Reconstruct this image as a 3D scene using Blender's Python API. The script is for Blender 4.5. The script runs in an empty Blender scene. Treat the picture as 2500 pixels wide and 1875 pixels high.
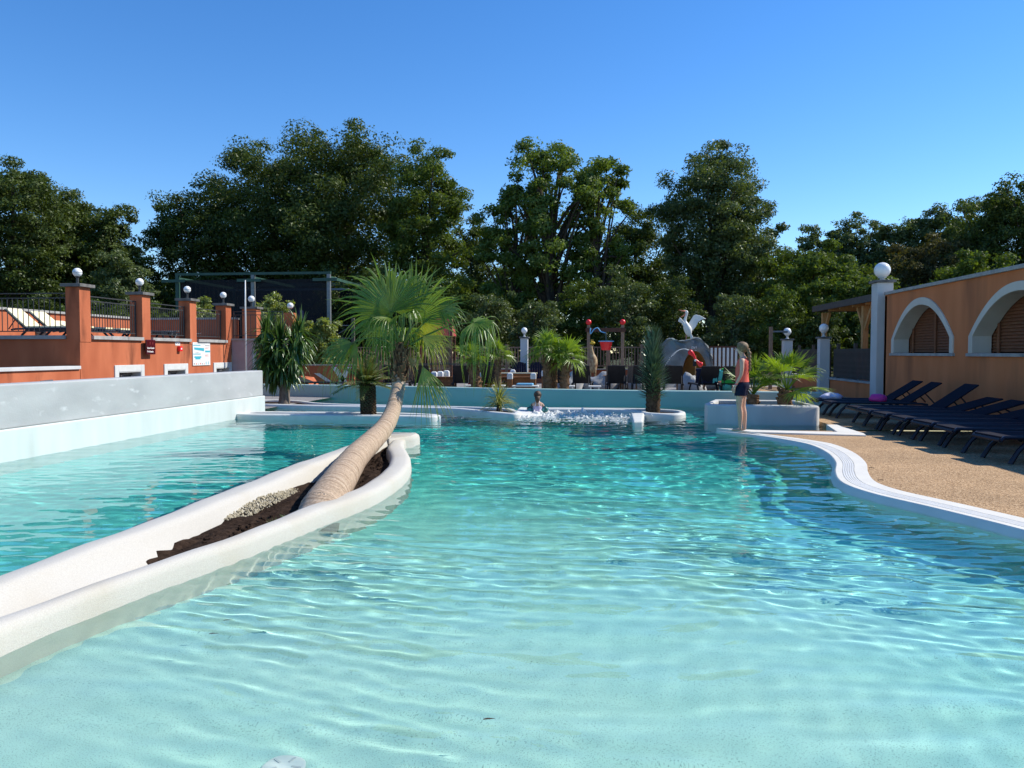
import bpy, bmesh, math, random
import numpy as np
from mathutils import Vector, Matrix
R = math.radians
random.seed(7)
RNG = np.random.default_rng(11)
SC = bpy.context.scene
COL = SC.collection

# ------------------------------------------------------------------ camera, sky, sun, exposure
CAM_H = 1.45
FPX = 1878.0 / 2500.0
YAW = math.atan(195 / 1878.0)
PITCH = math.atan(76.5 / 1878.0)
cam_d = bpy.data.cameras.new('camera')
cam_d.lens = 36 * FPX
cam_d.sensor_width = 36
cam_d.clip_start = 0.05
cam_d.clip_end = 3000
cam = bpy.data.objects.new('camera', cam_d)
COL.objects.link(cam)
cam.location = (0, 0, CAM_H)
cam.rotation_euler = (math.pi / 2 - PITCH, 0, YAW)
SC.camera = cam

SUNV = Vector((1.02, 0.38, 1.0))           # towards the sun
world = bpy.data.worlds.new('World')
SC.world = world
world.use_nodes = True
wn = world.node_tree
sky = wn.nodes.new('ShaderNodeTexSky')
sky.sky_type = 'NISHITA'
sky.sun_disc = False
sky.sun_elevation = math.atan2(SUNV.z, math.hypot(SUNV.x, SUNV.y))
sky.sun_rotation = math.atan2(SUNV.x, SUNV.y)
sky.altitude = 0
sky.air_density = 1.0
sky.dust_density = 0.0
sky.ozone_density = 4.5
hs = wn.nodes.new('ShaderNodeHueSaturation')
hs.inputs['Saturation'].default_value = 1.25
hs.inputs['Hue'].default_value = 0.506
wn.links.new(sky.outputs[0], hs.inputs['Color'])
wn.links.new(hs.outputs[0], wn.nodes['Background'].inputs[0])
wn.nodes['Background'].inputs[1].default_value = 0.15

sun_d = bpy.data.lights.new('sun', 'SUN')
sun_d.energy = 4.7
sun_d.angle = R(0.53)
sun_d.color = (1.0, 0.94, 0.84)
sun = bpy.data.objects.new('sun', sun_d)
COL.objects.link(sun)
sun.location = (20, 10, 30)
sun.rotation_euler = (-SUNV).to_track_quat('-Z', 'Y').to_euler()
sun_d.cycles.is_caustics_light = True

vs = SC.view_settings
vs.view_transform = 'Standard'
vs.look = 'None'
vs.exposure = 0.36
vs.gamma = 1.0
vs.use_curve_mapping = False
SC.cycles.max_bounces = 10
SC.cycles.transparent_max_bounces = 12
SC.cycles.sample_clamp_indirect = 6.0

# ------------------------------------------------------------------ helpers: pixels of the photo (2500 wide) to world points
_c, _s, _ct, _st = math.cos(YAW), math.sin(YAW), math.cos(PITCH), math.sin(PITCH)
FW = Vector((-_s * _ct, _c * _ct, -_st)); RT = Vector((_c, _s, 0)); UP = Vector((-_s * _st, _c * _st, _ct))
def at(x, y, Y):
    d = FW + RT * ((x - 1250) / 1878) + UP * ((937.5 - y) / 1878)
    t = Y / d.y
    return Vector((d.x * t, Y, CAM_H + d.z * t))

# ------------------------------------------------------------------ helpers: objects
def setp(o, label=None, cat=None, group=None, kind=None):
    if label: o['label'] = label
    if cat: o['category'] = cat
    if group: o['group'] = group
    if kind: o['kind'] = kind
    return o

def thing(name, label, cat, loc=(0, 0, 0), rz=0.0, group=None):
    o = bpy.data.objects.new(name, None)
    COL.objects.link(o)
    o.location = loc
    o.rotation_euler = (0, 0, rz)
    o.empty_display_size = 0.2
    return setp(o, label, cat, group)

def copy_tree(o, parent=None):
    c = o.copy()
    COL.objects.link(c)
    c.parent = parent
    for ch in list(o.children):
        copy_tree(ch, c)
    return c

class MB:
    def __init__(s):
        s.v = []; s.f = []; s.m = []
    def add(s, vs_, fs, mi=0):
        b = len(s.v)
        s.v.extend([tuple(p) for p in vs_])
        for f in fs:
            s.f.append(tuple(b + i for i in f)); s.m.append(mi)
        return s
    def box(s, x0, x1, y0, y1, z0, z1, mi=0):
        return s.add([(x0, y0, z0), (x1, y0, z0), (x1, y1, z0), (x0, y1, z0), (x0, y0, z1), (x1, y0, z1), (x1, y1, z1), (x0, y1, z1)],
                     [(0, 3, 2, 1), (4, 5, 6, 7), (0, 1, 5, 4), (1, 2, 6, 5), (2, 3, 7, 6), (3, 0, 4, 7)], mi)
    def bar(s, p, q, w, h, up=(0, 0, 1), mi=0):
        p, q = Vector(p), Vector(q); d = (q - p).normalized(); u = Vector(up)
        if abs(d.dot(u)) > 0.98: u = Vector((1, 0, 0))
        a = d.cross(u).normalized() * w / 2; b = a.cross(d).normalized() * h / 2
        return s.add([p - a - b, p + a - b, p + a + b, p - a + b, q - a - b, q + a - b, q + a + b, q - a + b],
                     [(0, 3, 2, 1), (4, 5, 6, 7), (0, 1, 5, 4), (1, 2, 6, 5), (2, 3, 7, 6), (3, 0, 4, 7)][::1], mi)
    def tube(s, pts, rad, n=8, mi=0, cap=True, sq=1.0):
        pts = [Vector(p) for p in pts]
        if not hasattr(rad, '__len__'): rad = [rad] * len(pts)
        b = len(s.v); u = None
        for i, p in enumerate(pts):
            d = (pts[min(i + 1, len(pts) - 1)] - pts[max(i - 1, 0)]).normalized()
            if u is None:
                u = Vector((0, 0, 1)) if abs(d.z) < 0.9 else Vector((0, 1, 0))
            a = d.cross(u).normalized(); u = a.cross(d).normalized()
            for k in range(n):
                t = 2 * math.pi * k / n
                s.v.append(tuple(p + a * (rad[i] * math.cos(t)) + u * (rad[i] * sq * math.sin(t))))
        for i in range(len(pts) - 1):
            for k in range(n):
                k2 = (k + 1) % n
                s.f.append((b + i * n + k, b + i * n + k2, b + (i + 1) * n + k2, b + (i + 1) * n + k)); s.m.append(mi)
        if cap:
            s.f.append(tuple(b + k for k in range(n))[::-1]); s.m.append(mi)
            e = b + (len(pts) - 1) * n
            s.f.append(tuple(e + k for k in range(n))); s.m.append(mi)
        return s
    def lathe(s, prof, n=16, c=(0, 0, 0), mi=0):
        b = len(s.v)
        for r, z in prof:
            for k in range(n):
                t = 2 * math.pi * k / n
                s.v.append((c[0] + r * math.cos(t), c[1] + r * math.sin(t), c[2] + z))
        for i in range(len(prof) - 1):
            for k in range(n):
                k2 = (k + 1) % n
                s.f.append((b + i * n + k, b + i * n + k2, b + (i + 1) * n + k2, b + (i + 1) * n + k)); s.m.append(mi)
        s.f.append(tuple(b + k for k in range(n))[::-1]); s.m.append(mi)
        e = b + (len(prof) - 1) * n
        s.f.append(tuple(e + k for k in range(n))); s.m.append(mi)
        return s
    def sphere(s, c, r, n=16, m=10, sc=(1, 1, 1), mi=0):
        prof = [(max(1e-4, math.sin(math.pi * i / m)), -math.cos(math.pi * i / m)) for i in range(m + 1)]
        b = len(s.v)
        s.lathe(prof, n, (0, 0, 0), mi)
        for i in range(b, len(s.v)):
            p = s.v[i]
            s.v[i] = (c[0] + p[0] * r * sc[0], c[1] + p[1] * r * sc[1], c[2] + p[2] * r * sc[2])
        return s
    def loft(s, rings, mi=0, cap=True, closed=True):
        n = len(rings[0]); b = len(s.v)
        for r in rings: s.v.extend([tuple(p) for p in r])
        for i in range(len(rings) - 1):
            for k in range(n if closed else n - 1):
                k2 = (k + 1) % n
                s.f.append((b + i * n + k, b + i * n + k2, b + (i + 1) * n + k2, b + (i + 1) * n + k)); s.m.append(mi)
        if cap and closed:
            s.f.append(tuple(b + k for k in range(n))[::-1]); s.m.append(mi)
            e = b + (len(rings) - 1) * n
            s.f.append(tuple(e + k for k in range(n))); s.m.append(mi)
        return s
    def prism(s, poly, z0, z1, mi=0):
        n = len(poly)
        return s.add([(p[0], p[1], z0) for p in poly] + [(p[0], p[1], z1) for p in poly],
                     [tuple(range(n))[::-1], tuple(range(n, 2 * n))] + [(i, (i + 1) % n, n + (i + 1) % n, n + i) for i in range(n)], mi)
    def build(s, name, mats, parent=None, smooth=False, bevel=0.0, recv=False, fix=True, auto=None):
        me = bpy.data.meshes.new(name)
        me.from_pydata(s.v, [], s.f)
        if not isinstance(mats, (list, tuple)): mats = [mats]
        for m in mats: me.materials.append(m)
        if len(mats) > 1: me.polygons.foreach_set('material_index', s.m)
        if fix:
            bm = bmesh.new(); bm.from_mesh(me)
            bmesh.ops.recalc_face_normals(bm, faces=bm.faces[:])
            bm.to_mesh(me); bm.free()
        if smooth:
            me.polygons.foreach_set('use_smooth', [True] * len(me.polygons))
            if auto: me.set_sharp_from_angle(angle=R(auto))
        me.update()
        o = bpy.data.objects.new(name, me)
        COL.objects.link(o)
        if parent: o.parent = parent
        if bevel > 0:
            b = o.modifiers.new('bevel', 'BEVEL'); b.width = bevel; b.segments = 3; b.limit_method = 'ANGLE'; b.angle_limit = R(40)
        if recv: o.cycles.is_caustics_receiver = True
        return o

def np_mesh(name, v, f, mat, parent=None, smooth=False):
    v = np.asarray(v, np.float32); f = np.asarray(f, np.int32)
    me = bpy.data.meshes.new(name)
    k = f.shape[1]
    me.vertices.add(len(v)); me.vertices.foreach_set('co', v.ravel())
    me.loops.add(f.size); me.loops.foreach_set('vertex_index', f.ravel())
    me.polygons.add(len(f)); me.polygons.foreach_set('loop_start', np.arange(0, f.size, k, dtype=np.int32))
    me.polygons.foreach_set('loop_total', np.full(len(f), k, np.int32))
    if smooth: me.polygons.foreach_set('use_smooth', np.ones(len(f), bool))
    me.update(calc_edges=True)
    me.materials.append(mat)
    o = bpy.data.objects.new(name, me); COL.objects.link(o)
    if parent: o.parent = parent
    return o

# ------------------------------------------------------------------ materials
def new_mat(name):
    m = bpy.data.materials.new(name); m.use_nodes = True
    return m, m.node_tree, m.node_tree.nodes['Principled BSDF']

def pmat(name, c1, c2=None, scale=4.0, rough=0.7, spec=0.3, bump=0.0, bscale=60.0, stretch=(1, 1, 1), c3=None, s3=0.6, t3=(0.55, 0.75),
         island=False, metal=0.0, detail=6.0, emis=None):
    """base colour c1..c2 by noise, with stains of c3; fine relief by bump"""
    m, t, p = new_mat(name)
    N, L = t.nodes, t.links
    p.inputs['Roughness'].default_value = rough
    p.inputs['Specular IOR Level'].default_value = spec
    p.inputs['Metallic'].default_value = metal
    c2 = c2 or tuple(min(1, x * 1.18) for x in c1)
    tc = N.new('ShaderNodeTexCoord'); mp = N.new('ShaderNodeMapping'); mp.inputs['Scale'].default_value = stretch
    L.new(tc.outputs['Object'], mp.inputs[0])
    no = N.new('ShaderNodeTexNoise'); no.inputs['Scale'].default_value = scale; no.inputs['Detail'].default_value = detail
    L.new(mp.outputs[0], no.inputs['Vector'])
    rp = N.new('ShaderNodeMapRange'); rp.inputs['From Min'].default_value = 0.3; rp.inputs['From Max'].default_value = 0.7
    L.new(no.outputs['Fac'], rp.inputs['Value'])
    mx = N.new('ShaderNodeMix'); mx.data_type = 'RGBA'
    mx.inputs['A'].default_value = (*c1, 1); mx.inputs['B'].default_value = (*c2, 1)
    fac = rp.outputs[0]
    if island:
        ge = N.new('ShaderNodeNewGeometry'); ad = N.new('ShaderNodeMath'); ad.operation = 'MULTIPLY_ADD'
        ad.inputs[1].default_value = 0.4; L.new(rp.outputs[0], ad.inputs[0])
        ml = N.new('ShaderNodeMath'); ml.operation = 'MULTIPLY'; ml.inputs[1].default_value = 0.6
        L.new(ge.outputs['Random Per Island'], ml.inputs[0]); L.new(ml.outputs[0], ad.inputs[2]); fac = ad.outputs[0]
    L.new(fac, mx.inputs['Factor'])
    out = mx.outputs['Result']
    if c3:
        n3 = N.new('ShaderNodeTexNoise'); n3.inputs['Scale'].default_value = s3; n3.inputs['Detail'].default_value = 8
        L.new(mp.outputs[0], n3.inputs['Vector'])
        r3 = N.new('ShaderNodeMapRange'); r3.inputs['From Min'].default_value = t3[0]; r3.inputs['From Max'].default_value = t3[1]
        L.new(n3.outputs['Fac'], r3.inputs['Value'])
        m3 = N.new('ShaderNodeMix'); m3.data_type = 'RGBA'; m3.inputs['B'].default_value = (*c3, 1)
        L.new(out, m3.inputs['A']); L.new(r3.outputs[0], m3.inputs['Factor']); out = m3.outputs['Result']
    L.new(out, p.inputs['Base Color'])
    if bump:
        nb = N.new('ShaderNodeTexNoise'); nb.inputs['Scale'].default_value = bscale; nb.inputs['Detail'].default_value = 4
        L.new(tc.outputs['Object'], nb.inputs['Vector'])
        bp = N.new('ShaderNodeBump'); bp.inputs['Strength'].default_value = bump; bp.inputs['Distance'].default_value = 0.02
        L.new(nb.outputs['Fac'], bp.inputs['Height']); L.new(bp.outputs[0], p.inputs['Normal'])
    return m

def leaf_mat(name, dark, light, trans=0.35, gloss=0.10, rough=0.45, scale=0.35):
    m = bpy.data.materials.new(name); m.use_nodes = True
    t = m.node_tree; N, L = t.nodes, t.links
    N.remove(N['Principled BSDF'])
    ge = N.new('ShaderNodeNewGeometry'); tc = N.new('ShaderNodeTexCoord')
    no = N.new('ShaderNodeTexNoise'); no.inputs['Scale'].default_value = scale; no.inputs['Detail'].default_value = 3
    L.new(tc.outputs['Object'], no.inputs['Vector'])
    a = N.new('ShaderNodeMath'); a.operation = 'MULTIPLY_ADD'; a.inputs[1].default_value = 0.5
    b = N.new('ShaderNodeMath'); b.operation = 'MULTIPLY'; b.inputs[1].default_value = 0.6
    L.new(ge.outputs['Random Per Island'], a.inputs[0]); L.new(no.outputs['Fac'], b.inputs[0]); L.new(b.outputs[0], a.inputs[2])
    mx = N.new('ShaderNodeMix'); mx.data_type = 'RGBA'; mx.inputs['A'].default_value = (*dark, 1); mx.inputs['B'].default_value = (*light, 1)
    L.new(a.outputs[0], mx.inputs['Factor'])
    d = N.new('ShaderNodeBsdfDiffuse'); tr = N.new('ShaderNodeBsdfTranslucent'); g = N.new('ShaderNodeBsdfGlossy')
    g.inputs['Roughness'].default_value = rough; g.inputs['Color'].default_value = (0.8, 0.85, 0.8, 1)
    L.new(mx.outputs['Result'], d.inputs['Color'])
    tm = N.new('ShaderNodeMix'); tm.data_type = 'RGBA'; tm.blend_type = 'MULTIPLY'; tm.inputs['Factor'].default_value = 1
    tm.inputs['B'].default_value = (1.5, 1.5, 0.5, 1); L.new(mx.outputs['Result'], tm.inputs['A']); L.new(tm.outputs['Result'], tr.inputs['Color'])
    s1 = N.new('ShaderNodeMixShader'); s1.inputs[0].default_value = trans; L.new(d.outputs[0], s1.inputs[1]); L.new(tr.outputs[0], s1.inputs[2])
    s2 = N.new('ShaderNodeMixShader'); s2.inputs[0].default_value = gloss; L.new(s1.outputs[0], s2.inputs[1]); L.new(g.outputs[0], s2.inputs[2])
    L.new(s2.outputs[0], N['Material Output'].inputs[0])
    return m

M = {}
M['orange'] = pmat('orange_stucco', (.36, .096, .042), (.54, .168, .078), 1.6, .85, .15, .25, 90, (1, 1, .28), (.16, .05, .026), 1.7, (.58, .74))
M['orange_r'] = pmat('ochre_stucco', (.52, .175, .068), (.62, .22, .09), 2.0, .85, .15, .25, 90, (1, 1, .22), (.30, .115, .055), 1.1, (.53, .78))
M['mauve'] = pmat('mauve_render', (.34, .26, .26), (.42, .33, .32), 3, .85, .1, .15, 80)
M['white'] = pmat('white_paint', (.56, .57, .54), (.64, .65, .62), 5, .6, .3, .12, 120, c3=(.60, .61, .57), s3=1.5, t3=(.6, .85))
M['greypaint'] = pmat('grey_white_paint', (.50, .50, .48), (.58, .58, .56), 3, .7, .25, .1, 80, (1, 1, .4), (.36, .38, .40), 1.3, (.6, .9))
M['creampaint'] = pmat('cream_arch_paint', (.56, .51, .43), (.64, .59, .50), 3, .7, .25, .1, 80, (1, 1, .4), (.42, .38, .31), 1.3, (.6, .9))
M['plaster'] = pmat('white_speckled_plaster', (.46, .44, .39), (.56, .54, .48), 150, .8, .2, .18, 200, c3=(.44, .39, .29), s3=1.1, t3=(.50, .9), detail=4)
M['greywall'] = pmat('grey_trowelled_plaster', (.36, .37, .365), (.45, .46, .45), 1.6, .65, .3, .12, 40, (1, .7, 1.6), (.52, .53, .52), 5.0, (.62, .74))
M['plinth'] = pmat('white_pool_plinth', (.52, .58, .55), (.62, .67, .64), 2.5, .6, .3, .12, 90, (1, 1, .25), (.44, .47, .43), 1.6, (.62, .84))
M['teal'] = pmat('teal_pool_paint', (.28, .43, .40), (.33, .48, .45), 1.2, .6, .3, .08, 40, (.5, .5, 1.6), (.38, .52, .49), 1.0, (.62, .85))
M['coping'] = pmat('grey_stone_coping', (.30, .29, .27), (.42, .41, .38), 6, .85, .2, .3, 70, c3=(.13, .125, .115), s3=3, t3=(.55, .8))
M['capstone'] = pmat('dark_weathered_cap', (.10, .10, .09), (.20, .19, .18), 6, .9, .15, .3, 60)
M['iron'] = pmat('black_iron', (.030, .032, .034), (.05, .05, .05), 10, .5, .4)
M['globe'] = pmat('white_opal_glass', (.82, .82, .80), (.86, .86, .84), 3, .25, .5)
M['wood_d'] = pmat('dark_red_wood', (.075, .032, .02), (.14, .062, .04), 9, .75, .2, .2, 50, (6, 6, 1))
M['wood_g'] = pmat('weathered_grey_wood', (.07, .062, .055), (.13, .112, .098), 9, .85, .15, .25, 60, (6, 6, 1))
M['wood_l'] = pmat('pine_wood', (.38, .20, .075), (.50, .29, .12), 6, .7, .25, .15, 50, (6, 6, 1))
M['wood_b'] = pmat('brown_fence_wood', (.21, .13, .085), (.33, .215, .145), 9, .8, .2, .25, 60, (5, 5, 1))
M['door'] = pmat('stained_door_wood', (.14, .055, .022), (.36, .17, .07), 5, .7, .25, .2, 60, (9, 9, .8))
M['slat'] = pmat('mahogany_slat', (.16, .060, .028), (.25, .10, .045), 6, .6, .3, .15, 60, (1, 1, 8))
M['navy'] = pmat('navy_plastic', (.007, .009, .022), (.010, .013, .028), 6, .45, .4)
M['navy_sling'] = pmat('navy_sling_fabric', (.008, .009, .018), (.012, .013, .024), 20, .85, .12, .2, 300)
M['black'] = pmat('black_plastic', (.010, .010, .012), (.018, .018, .02), 8, .55, .4)
M['cream'] = pmat('cream_cushion', (.80, .72, .44), (.86, .78, .52), 5, .9, .1)
M['greypanel'] = pmat('dark_grey_sling', (.07, .07, .075), (.10, .10, .105), 8, .7, .3)
M['soil'] = pmat('dark_soil', (.016, .010, .007), (.05, .032, .022), 14, .95, .05, 1.0, 45)
M['gravel'] = pmat('pale_gravel', (.36, .31, .20), (.62, .55, .40), 40, .9, .1, .9, 70)
M['red'] = pmat('red_gloss', (.78, .012, .016), (.84, .03, .03), 3, .3, .5)
M['maroon'] = pmat('maroon_enamel', (.06, .004, .008), (.075, .007, .011), 3, .25, .5)
M['blue'] = pmat('light_blue_plastic', (.16, .42, .66), (.20, .48, .72), 3, .5, .3)
M['poolblue'] = pmat('blue_paddling_liner', (.06, .32, .72), (.10, .40, .80), 3, .4, .4)
M['steel'] = pmat('galvanised_steel', (.16, .18, .19), (.22, .24, .25), 10, .5, .5, metal=.4)
M['green_steel'] = pmat('green_painted_steel', (.022, .065, .048), (.038, .10, .075), 3, .55, .4)
M['net'] = None
M['rock'] = pmat('painted_concrete_rock', (.13, .145, .14), (.28, .285, .265), 2.2, .85, .15, .6, 14, c3=(.13, .21, .22), s3=1.1, t3=(.5, .7))
M['ochre'] = pmat('ochre_cave_paint', (.26, .12, .03), (.38, .19, .05), 2, .8, .15, .2, 30)
M['lowrock'] = pmat('grey_lowrock', (.30, .30, .28), (.44, .43, .40), 3, .85, .15, .4, 20)
M['pelican'] = pmat('white_glazed_statue', (.72, .69, .60), (.80, .78, .70), 6, .45, .35)
M['beak'] = pmat('salmon_paint', (.72, .22, .12), (.78, .30, .18), 4, .4, .4)
M['skin'] = pmat('skin', (.62, .36, .24), (.68, .42, .29), 6, .55, .35)
M['coral'] = pmat('coral_cotton', (.72, .135, .095), (.80, .17, .125), 14, .9, .1, .25, 60)
M['navycloth'] = pmat('navy_cloth', (.010, .012, .030), (.018, .02, .045), 14, .85, .15)
M['hair'] = pmat('dark_blond_hair', (.14, .085, .04), (.30, .20, .10), 18, .55, .35, .5, 90, (8, 8, 1))
M['hairdark'] = pmat('brown_hair', (.05, .028, .015), (.11, .065, .035), 22, .5, .35, .5, 90, (8, 8, 1))
M['swim'] = pmat('lilac_patterned_swimsuit', (.52, .40, .56), (.66, .56, .68), 60, .8, .2)
M['armband'] = pmat('black_green_armband', (.012, .014, .014), (.10, .42, .38), 16, .35, .5, detail=1)
M['mint'] = pmat('mint_towel', (.10, .52, .46), (.14, .60, .53), 12, .95, .05, .3, 200)
M['greentowel'] = pmat('green_towel', (.03, .33, .06), (.05, .42, .09), 12, .95, .05, .3, 200)
M['whitecloth'] = pmat('white_cloth', (.66, .66, .70), (.78, .78, .80), 9, .95, .05, .4, 60)
M['lilaccloth'] = pmat('pale_blue_print_cloth', (.34, .38, .62), (.72, .72, .82), 16, .95, .05, .4, 40)
M['pink'] = pmat('pink_nylon', (.60, .03, .26), (.68, .06, .32), 6, .5, .4)
M['trunkpalm'] = None
M['bark'] = pmat('tree_bark', (.045, .035, .026), (.10, .08, .06), 5, .9, .1, .6, 18, (3, 3, .6))
M['trunkdark'] = pmat('rough_palm_trunk', (.045, .030, .018), (.15, .10, .06), 18, .95, .1, .8, 40)
M['trunkyuc'] = pmat('grey_yucca_trunk', (.14, .11, .085), (.24, .20, .16), 8, .9, .1, .6, 40, (3, 3, 1))
M['fibre'] = pmat('brown_palm_fibre', (.10, .055, .028), (.28, .17, .10), 12, .95, .05, .6, 60)
M['dryfrond'] = leaf_mat('dry_frond', (.28, .18, .06), (.46, .33, .14), .2, .05, .5, 3)
M['palm'] = leaf_mat('palm_leaf', (.075, .135, .012), (.19, .26, .030), .45, .06, .4, 2.0)
M['palmy'] = leaf_mat('yellowing_palm_leaf', (.15, .19, .020), (.36, .34, .05), .45, .06, .4, 2.0)
M['palmb'] = leaf_mat('bright_fan_palm_leaf', (.10, .18, .014), (.24, .33, .036), .45, .05, .4, 1.5)
M['phoenix'] = leaf_mat('olive_palm_leaf', (.07, .10, .022), (.20, .20, .06), .3, .08, .45, 2.5)
M['yucca'] = leaf_mat('yucca_leaf', (.030, .075, .012), (.11, .18, .030), .25, .06, .35, 2.5)
M['yucca2'] = leaf_mat('bluegreen_yucca_leaf', (.028, .070, .042), (.13, .19, .11), .12, .10, .35, 2.5)
M['varieg'] = leaf_mat('variegated_leaf', (.10, .15, .03), (.50, .46, .16), .3, .08, .4, 6)
M['bamboo'] = leaf_mat('bamboo_leaf', (.10, .15, .025), (.28, .31, .07), .4, .05, .5, 1.0)
M['oak'] = leaf_mat('oak_leaf', (.014, .029, .006), (.104, .142, .028), .30, .022, .45, .35)
M['oak2'] = leaf_mat('maple_leaf', (.022, .045, .006), (.140, .192, .032), .36, .02, .45, .4)
M['poplar'] = leaf_mat('silvery_poplar_leaf', (.025, .046, .013), (.138, .178, .060), .32, .028, .42, .5)
M['shade'] = leaf_mat('reddish_leaf', (.045, .042, .016), (.105, .095, .030), .3, .02, .5, .4)
M['maple'] = leaf_mat('sunny_maple_leaf', (.030, .064, .007), (.165, .228, .036), .40, .03, .5, .4)
M['shoot'] = leaf_mat('weed_leaf', (.05, .12, .02), (.10, .20, .03), .3, .05, .5, 3)
M['foam'] = leaf_mat('white_foam', (.86, .88, .86), (.94, .95, .93), .55, .04, .3, 9)
for _n in M['foam'].node_tree.nodes:
    if _n.type == 'MIX' and _n.blend_type == 'MULTIPLY': _n.inputs['B'].default_value = (1, 1, 1, 1)
M['pane'] = pmat('dark_window_glass', (.015, .018, .02), (.02, .022, .025), 3, .05, .8)
M['frame'] = pmat('taupe_window_frame', (.16, .14, .12), (.20, .17, .15), 4, .5, .4)
M['redhut'] = pmat('dark_red_boards', (.30, .045, .045), (.38, .07, .06), 4, .7, .2, .2, 40, (1, 1, 6))
M['ink'] = pmat('board_blue_print', (.05, .36, .44), (.06, .40, .48), 3, .6, .2)
M['ink2'] = pmat('board_grey_print', (.25, .26, .28), (.3, .3, .32), 3, .6, .2)
M['ink3'] = pmat('board_red_print', (.62, .16, .13), (.66, .2, .16), 3, .6, .2)
M['plasticw'] = pmat('white_plastic', (.70, .69, .64), (.76, .75, .70), 4, .4, .4)
M['giraffe'] = pmat('spotted_statue_paint', (.52, .40, .22), (.16, .07, .03), 7, .6, .3, detail=1)
M['yellow'] = pmat('yellow_paint', (.55, .38, .03), (.62, .44, .05), 4, .5, .3)
M['cobalt'] = pmat('cobalt_pvc', (.02, .03, .30), (.03, .04, .36), 4, .5, .3)
M['brownpanel'] = pmat('brown_playpanel', (.26, .11, .045), (.34, .15, .06), 5, .7, .2, .15, 40, (4, 4, 1))
M['darkint'] = pmat('dark_interior', (.02, .012, .01), (.03, .02, .015), 4, .9, .1)
M['asphalt'] = pmat('grey_paving', (.22, .21, .20), (.30, .29, .28), 12, .9, .15, .4, 80)

# tan bonded-gravel deck
def deck_material():
    m, t, p = new_mat('tan_bonded_gravel'); N, L = t.nodes, t.links
    tc = N.new('ShaderNodeTexCoord')
    vo = N.new('ShaderNodeTexVoronoi'); vo.inputs['Scale'].default_value = 75
    L.new(tc.outputs['Object'], vo.inputs['Vector'])
    cr = N.new('ShaderNodeValToRGB'); e = cr.color_ramp.elements
    e[0].position = 0; e[0].color = (.20, .115, .055, 1); e[1].position = 1; e[1].color = (.64, .45, .26, 1)
    for pos, c in ((.35, (.40, .25, .125, 1)), (.7, (.50, .325, .175, 1))):
        q = e.new(pos); q.color = c
    sp = N.new('ShaderNodeSeparateColor'); L.new(vo.outputs['Color'], sp.inputs[0]); L.new(sp.outputs[0], cr.inputs[0])
    n2 = N.new('ShaderNodeTexNoise'); n2.inputs['Scale'].default_value = 1.1; n2.inputs['Detail'].default_value = 7
    L.new(tc.outputs['Object'], n2.inputs['Vector'])
    r2 = N.new('ShaderNodeMapRange'); r2.inputs['From Min'].default_value = .3; r2.inputs['From Max'].default_value = .7
    r2.inputs['To Min'].default_value = .80; r2.inputs['To Max'].default_value = 1.06
    L.new(n2.outputs['Fac'], r2.inputs['Value'])
    mu = N.new('ShaderNodeMix'); mu.data_type = 'RGBA'; mu.blend_type = 'MULTIPLY'; mu.inputs['Factor'].default_value = 1
    L.new(cr.outputs[0], mu.inputs['A']); L.new(r2.outputs[0], mu.inputs['B']); L.new(mu.outputs['Result'], p.inputs['Base Color'])
    bp = N.new('ShaderNodeBump'); bp.inputs['Strength'].default_value = .6; bp.inputs['Distance'].default_value = .01
    L.new(vo.outputs['Distance'], bp.inputs['Height']); L.new(bp.outputs[0], p.inputs['Normal'])
    p.inputs['Roughness'].default_value = .85; p.inputs['Specular IOR Level'].default_value = .25
    return m
M['deck'] = deck_material()

# pool shell: pale speckled plaster; water absorption painted in as turquoise deepening with depth
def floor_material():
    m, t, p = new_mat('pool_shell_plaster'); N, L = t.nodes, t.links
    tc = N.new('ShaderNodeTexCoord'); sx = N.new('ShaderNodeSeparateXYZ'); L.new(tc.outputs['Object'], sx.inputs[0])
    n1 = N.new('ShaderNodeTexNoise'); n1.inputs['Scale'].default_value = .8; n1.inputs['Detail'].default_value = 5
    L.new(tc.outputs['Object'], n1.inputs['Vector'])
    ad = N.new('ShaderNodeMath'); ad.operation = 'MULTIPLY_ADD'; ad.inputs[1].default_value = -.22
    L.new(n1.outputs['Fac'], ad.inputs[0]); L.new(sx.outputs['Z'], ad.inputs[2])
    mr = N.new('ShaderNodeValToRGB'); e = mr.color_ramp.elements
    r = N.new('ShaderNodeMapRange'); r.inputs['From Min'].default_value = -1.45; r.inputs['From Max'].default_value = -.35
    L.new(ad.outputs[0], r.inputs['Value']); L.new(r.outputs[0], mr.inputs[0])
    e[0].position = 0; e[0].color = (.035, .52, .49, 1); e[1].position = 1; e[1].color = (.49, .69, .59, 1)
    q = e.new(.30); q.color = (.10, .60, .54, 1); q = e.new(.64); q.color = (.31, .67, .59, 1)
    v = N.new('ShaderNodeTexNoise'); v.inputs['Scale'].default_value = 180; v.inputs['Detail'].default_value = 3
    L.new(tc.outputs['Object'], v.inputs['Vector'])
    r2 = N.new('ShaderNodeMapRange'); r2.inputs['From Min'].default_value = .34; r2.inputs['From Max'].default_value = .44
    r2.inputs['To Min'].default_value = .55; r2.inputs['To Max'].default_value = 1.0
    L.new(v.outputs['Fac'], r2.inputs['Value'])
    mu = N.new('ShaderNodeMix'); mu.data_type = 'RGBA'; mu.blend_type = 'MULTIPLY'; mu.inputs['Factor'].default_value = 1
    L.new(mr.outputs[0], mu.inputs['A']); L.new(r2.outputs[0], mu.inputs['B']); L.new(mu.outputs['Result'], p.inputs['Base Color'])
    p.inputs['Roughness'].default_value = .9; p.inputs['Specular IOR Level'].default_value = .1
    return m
M['floor'] = floor_material()

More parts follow.
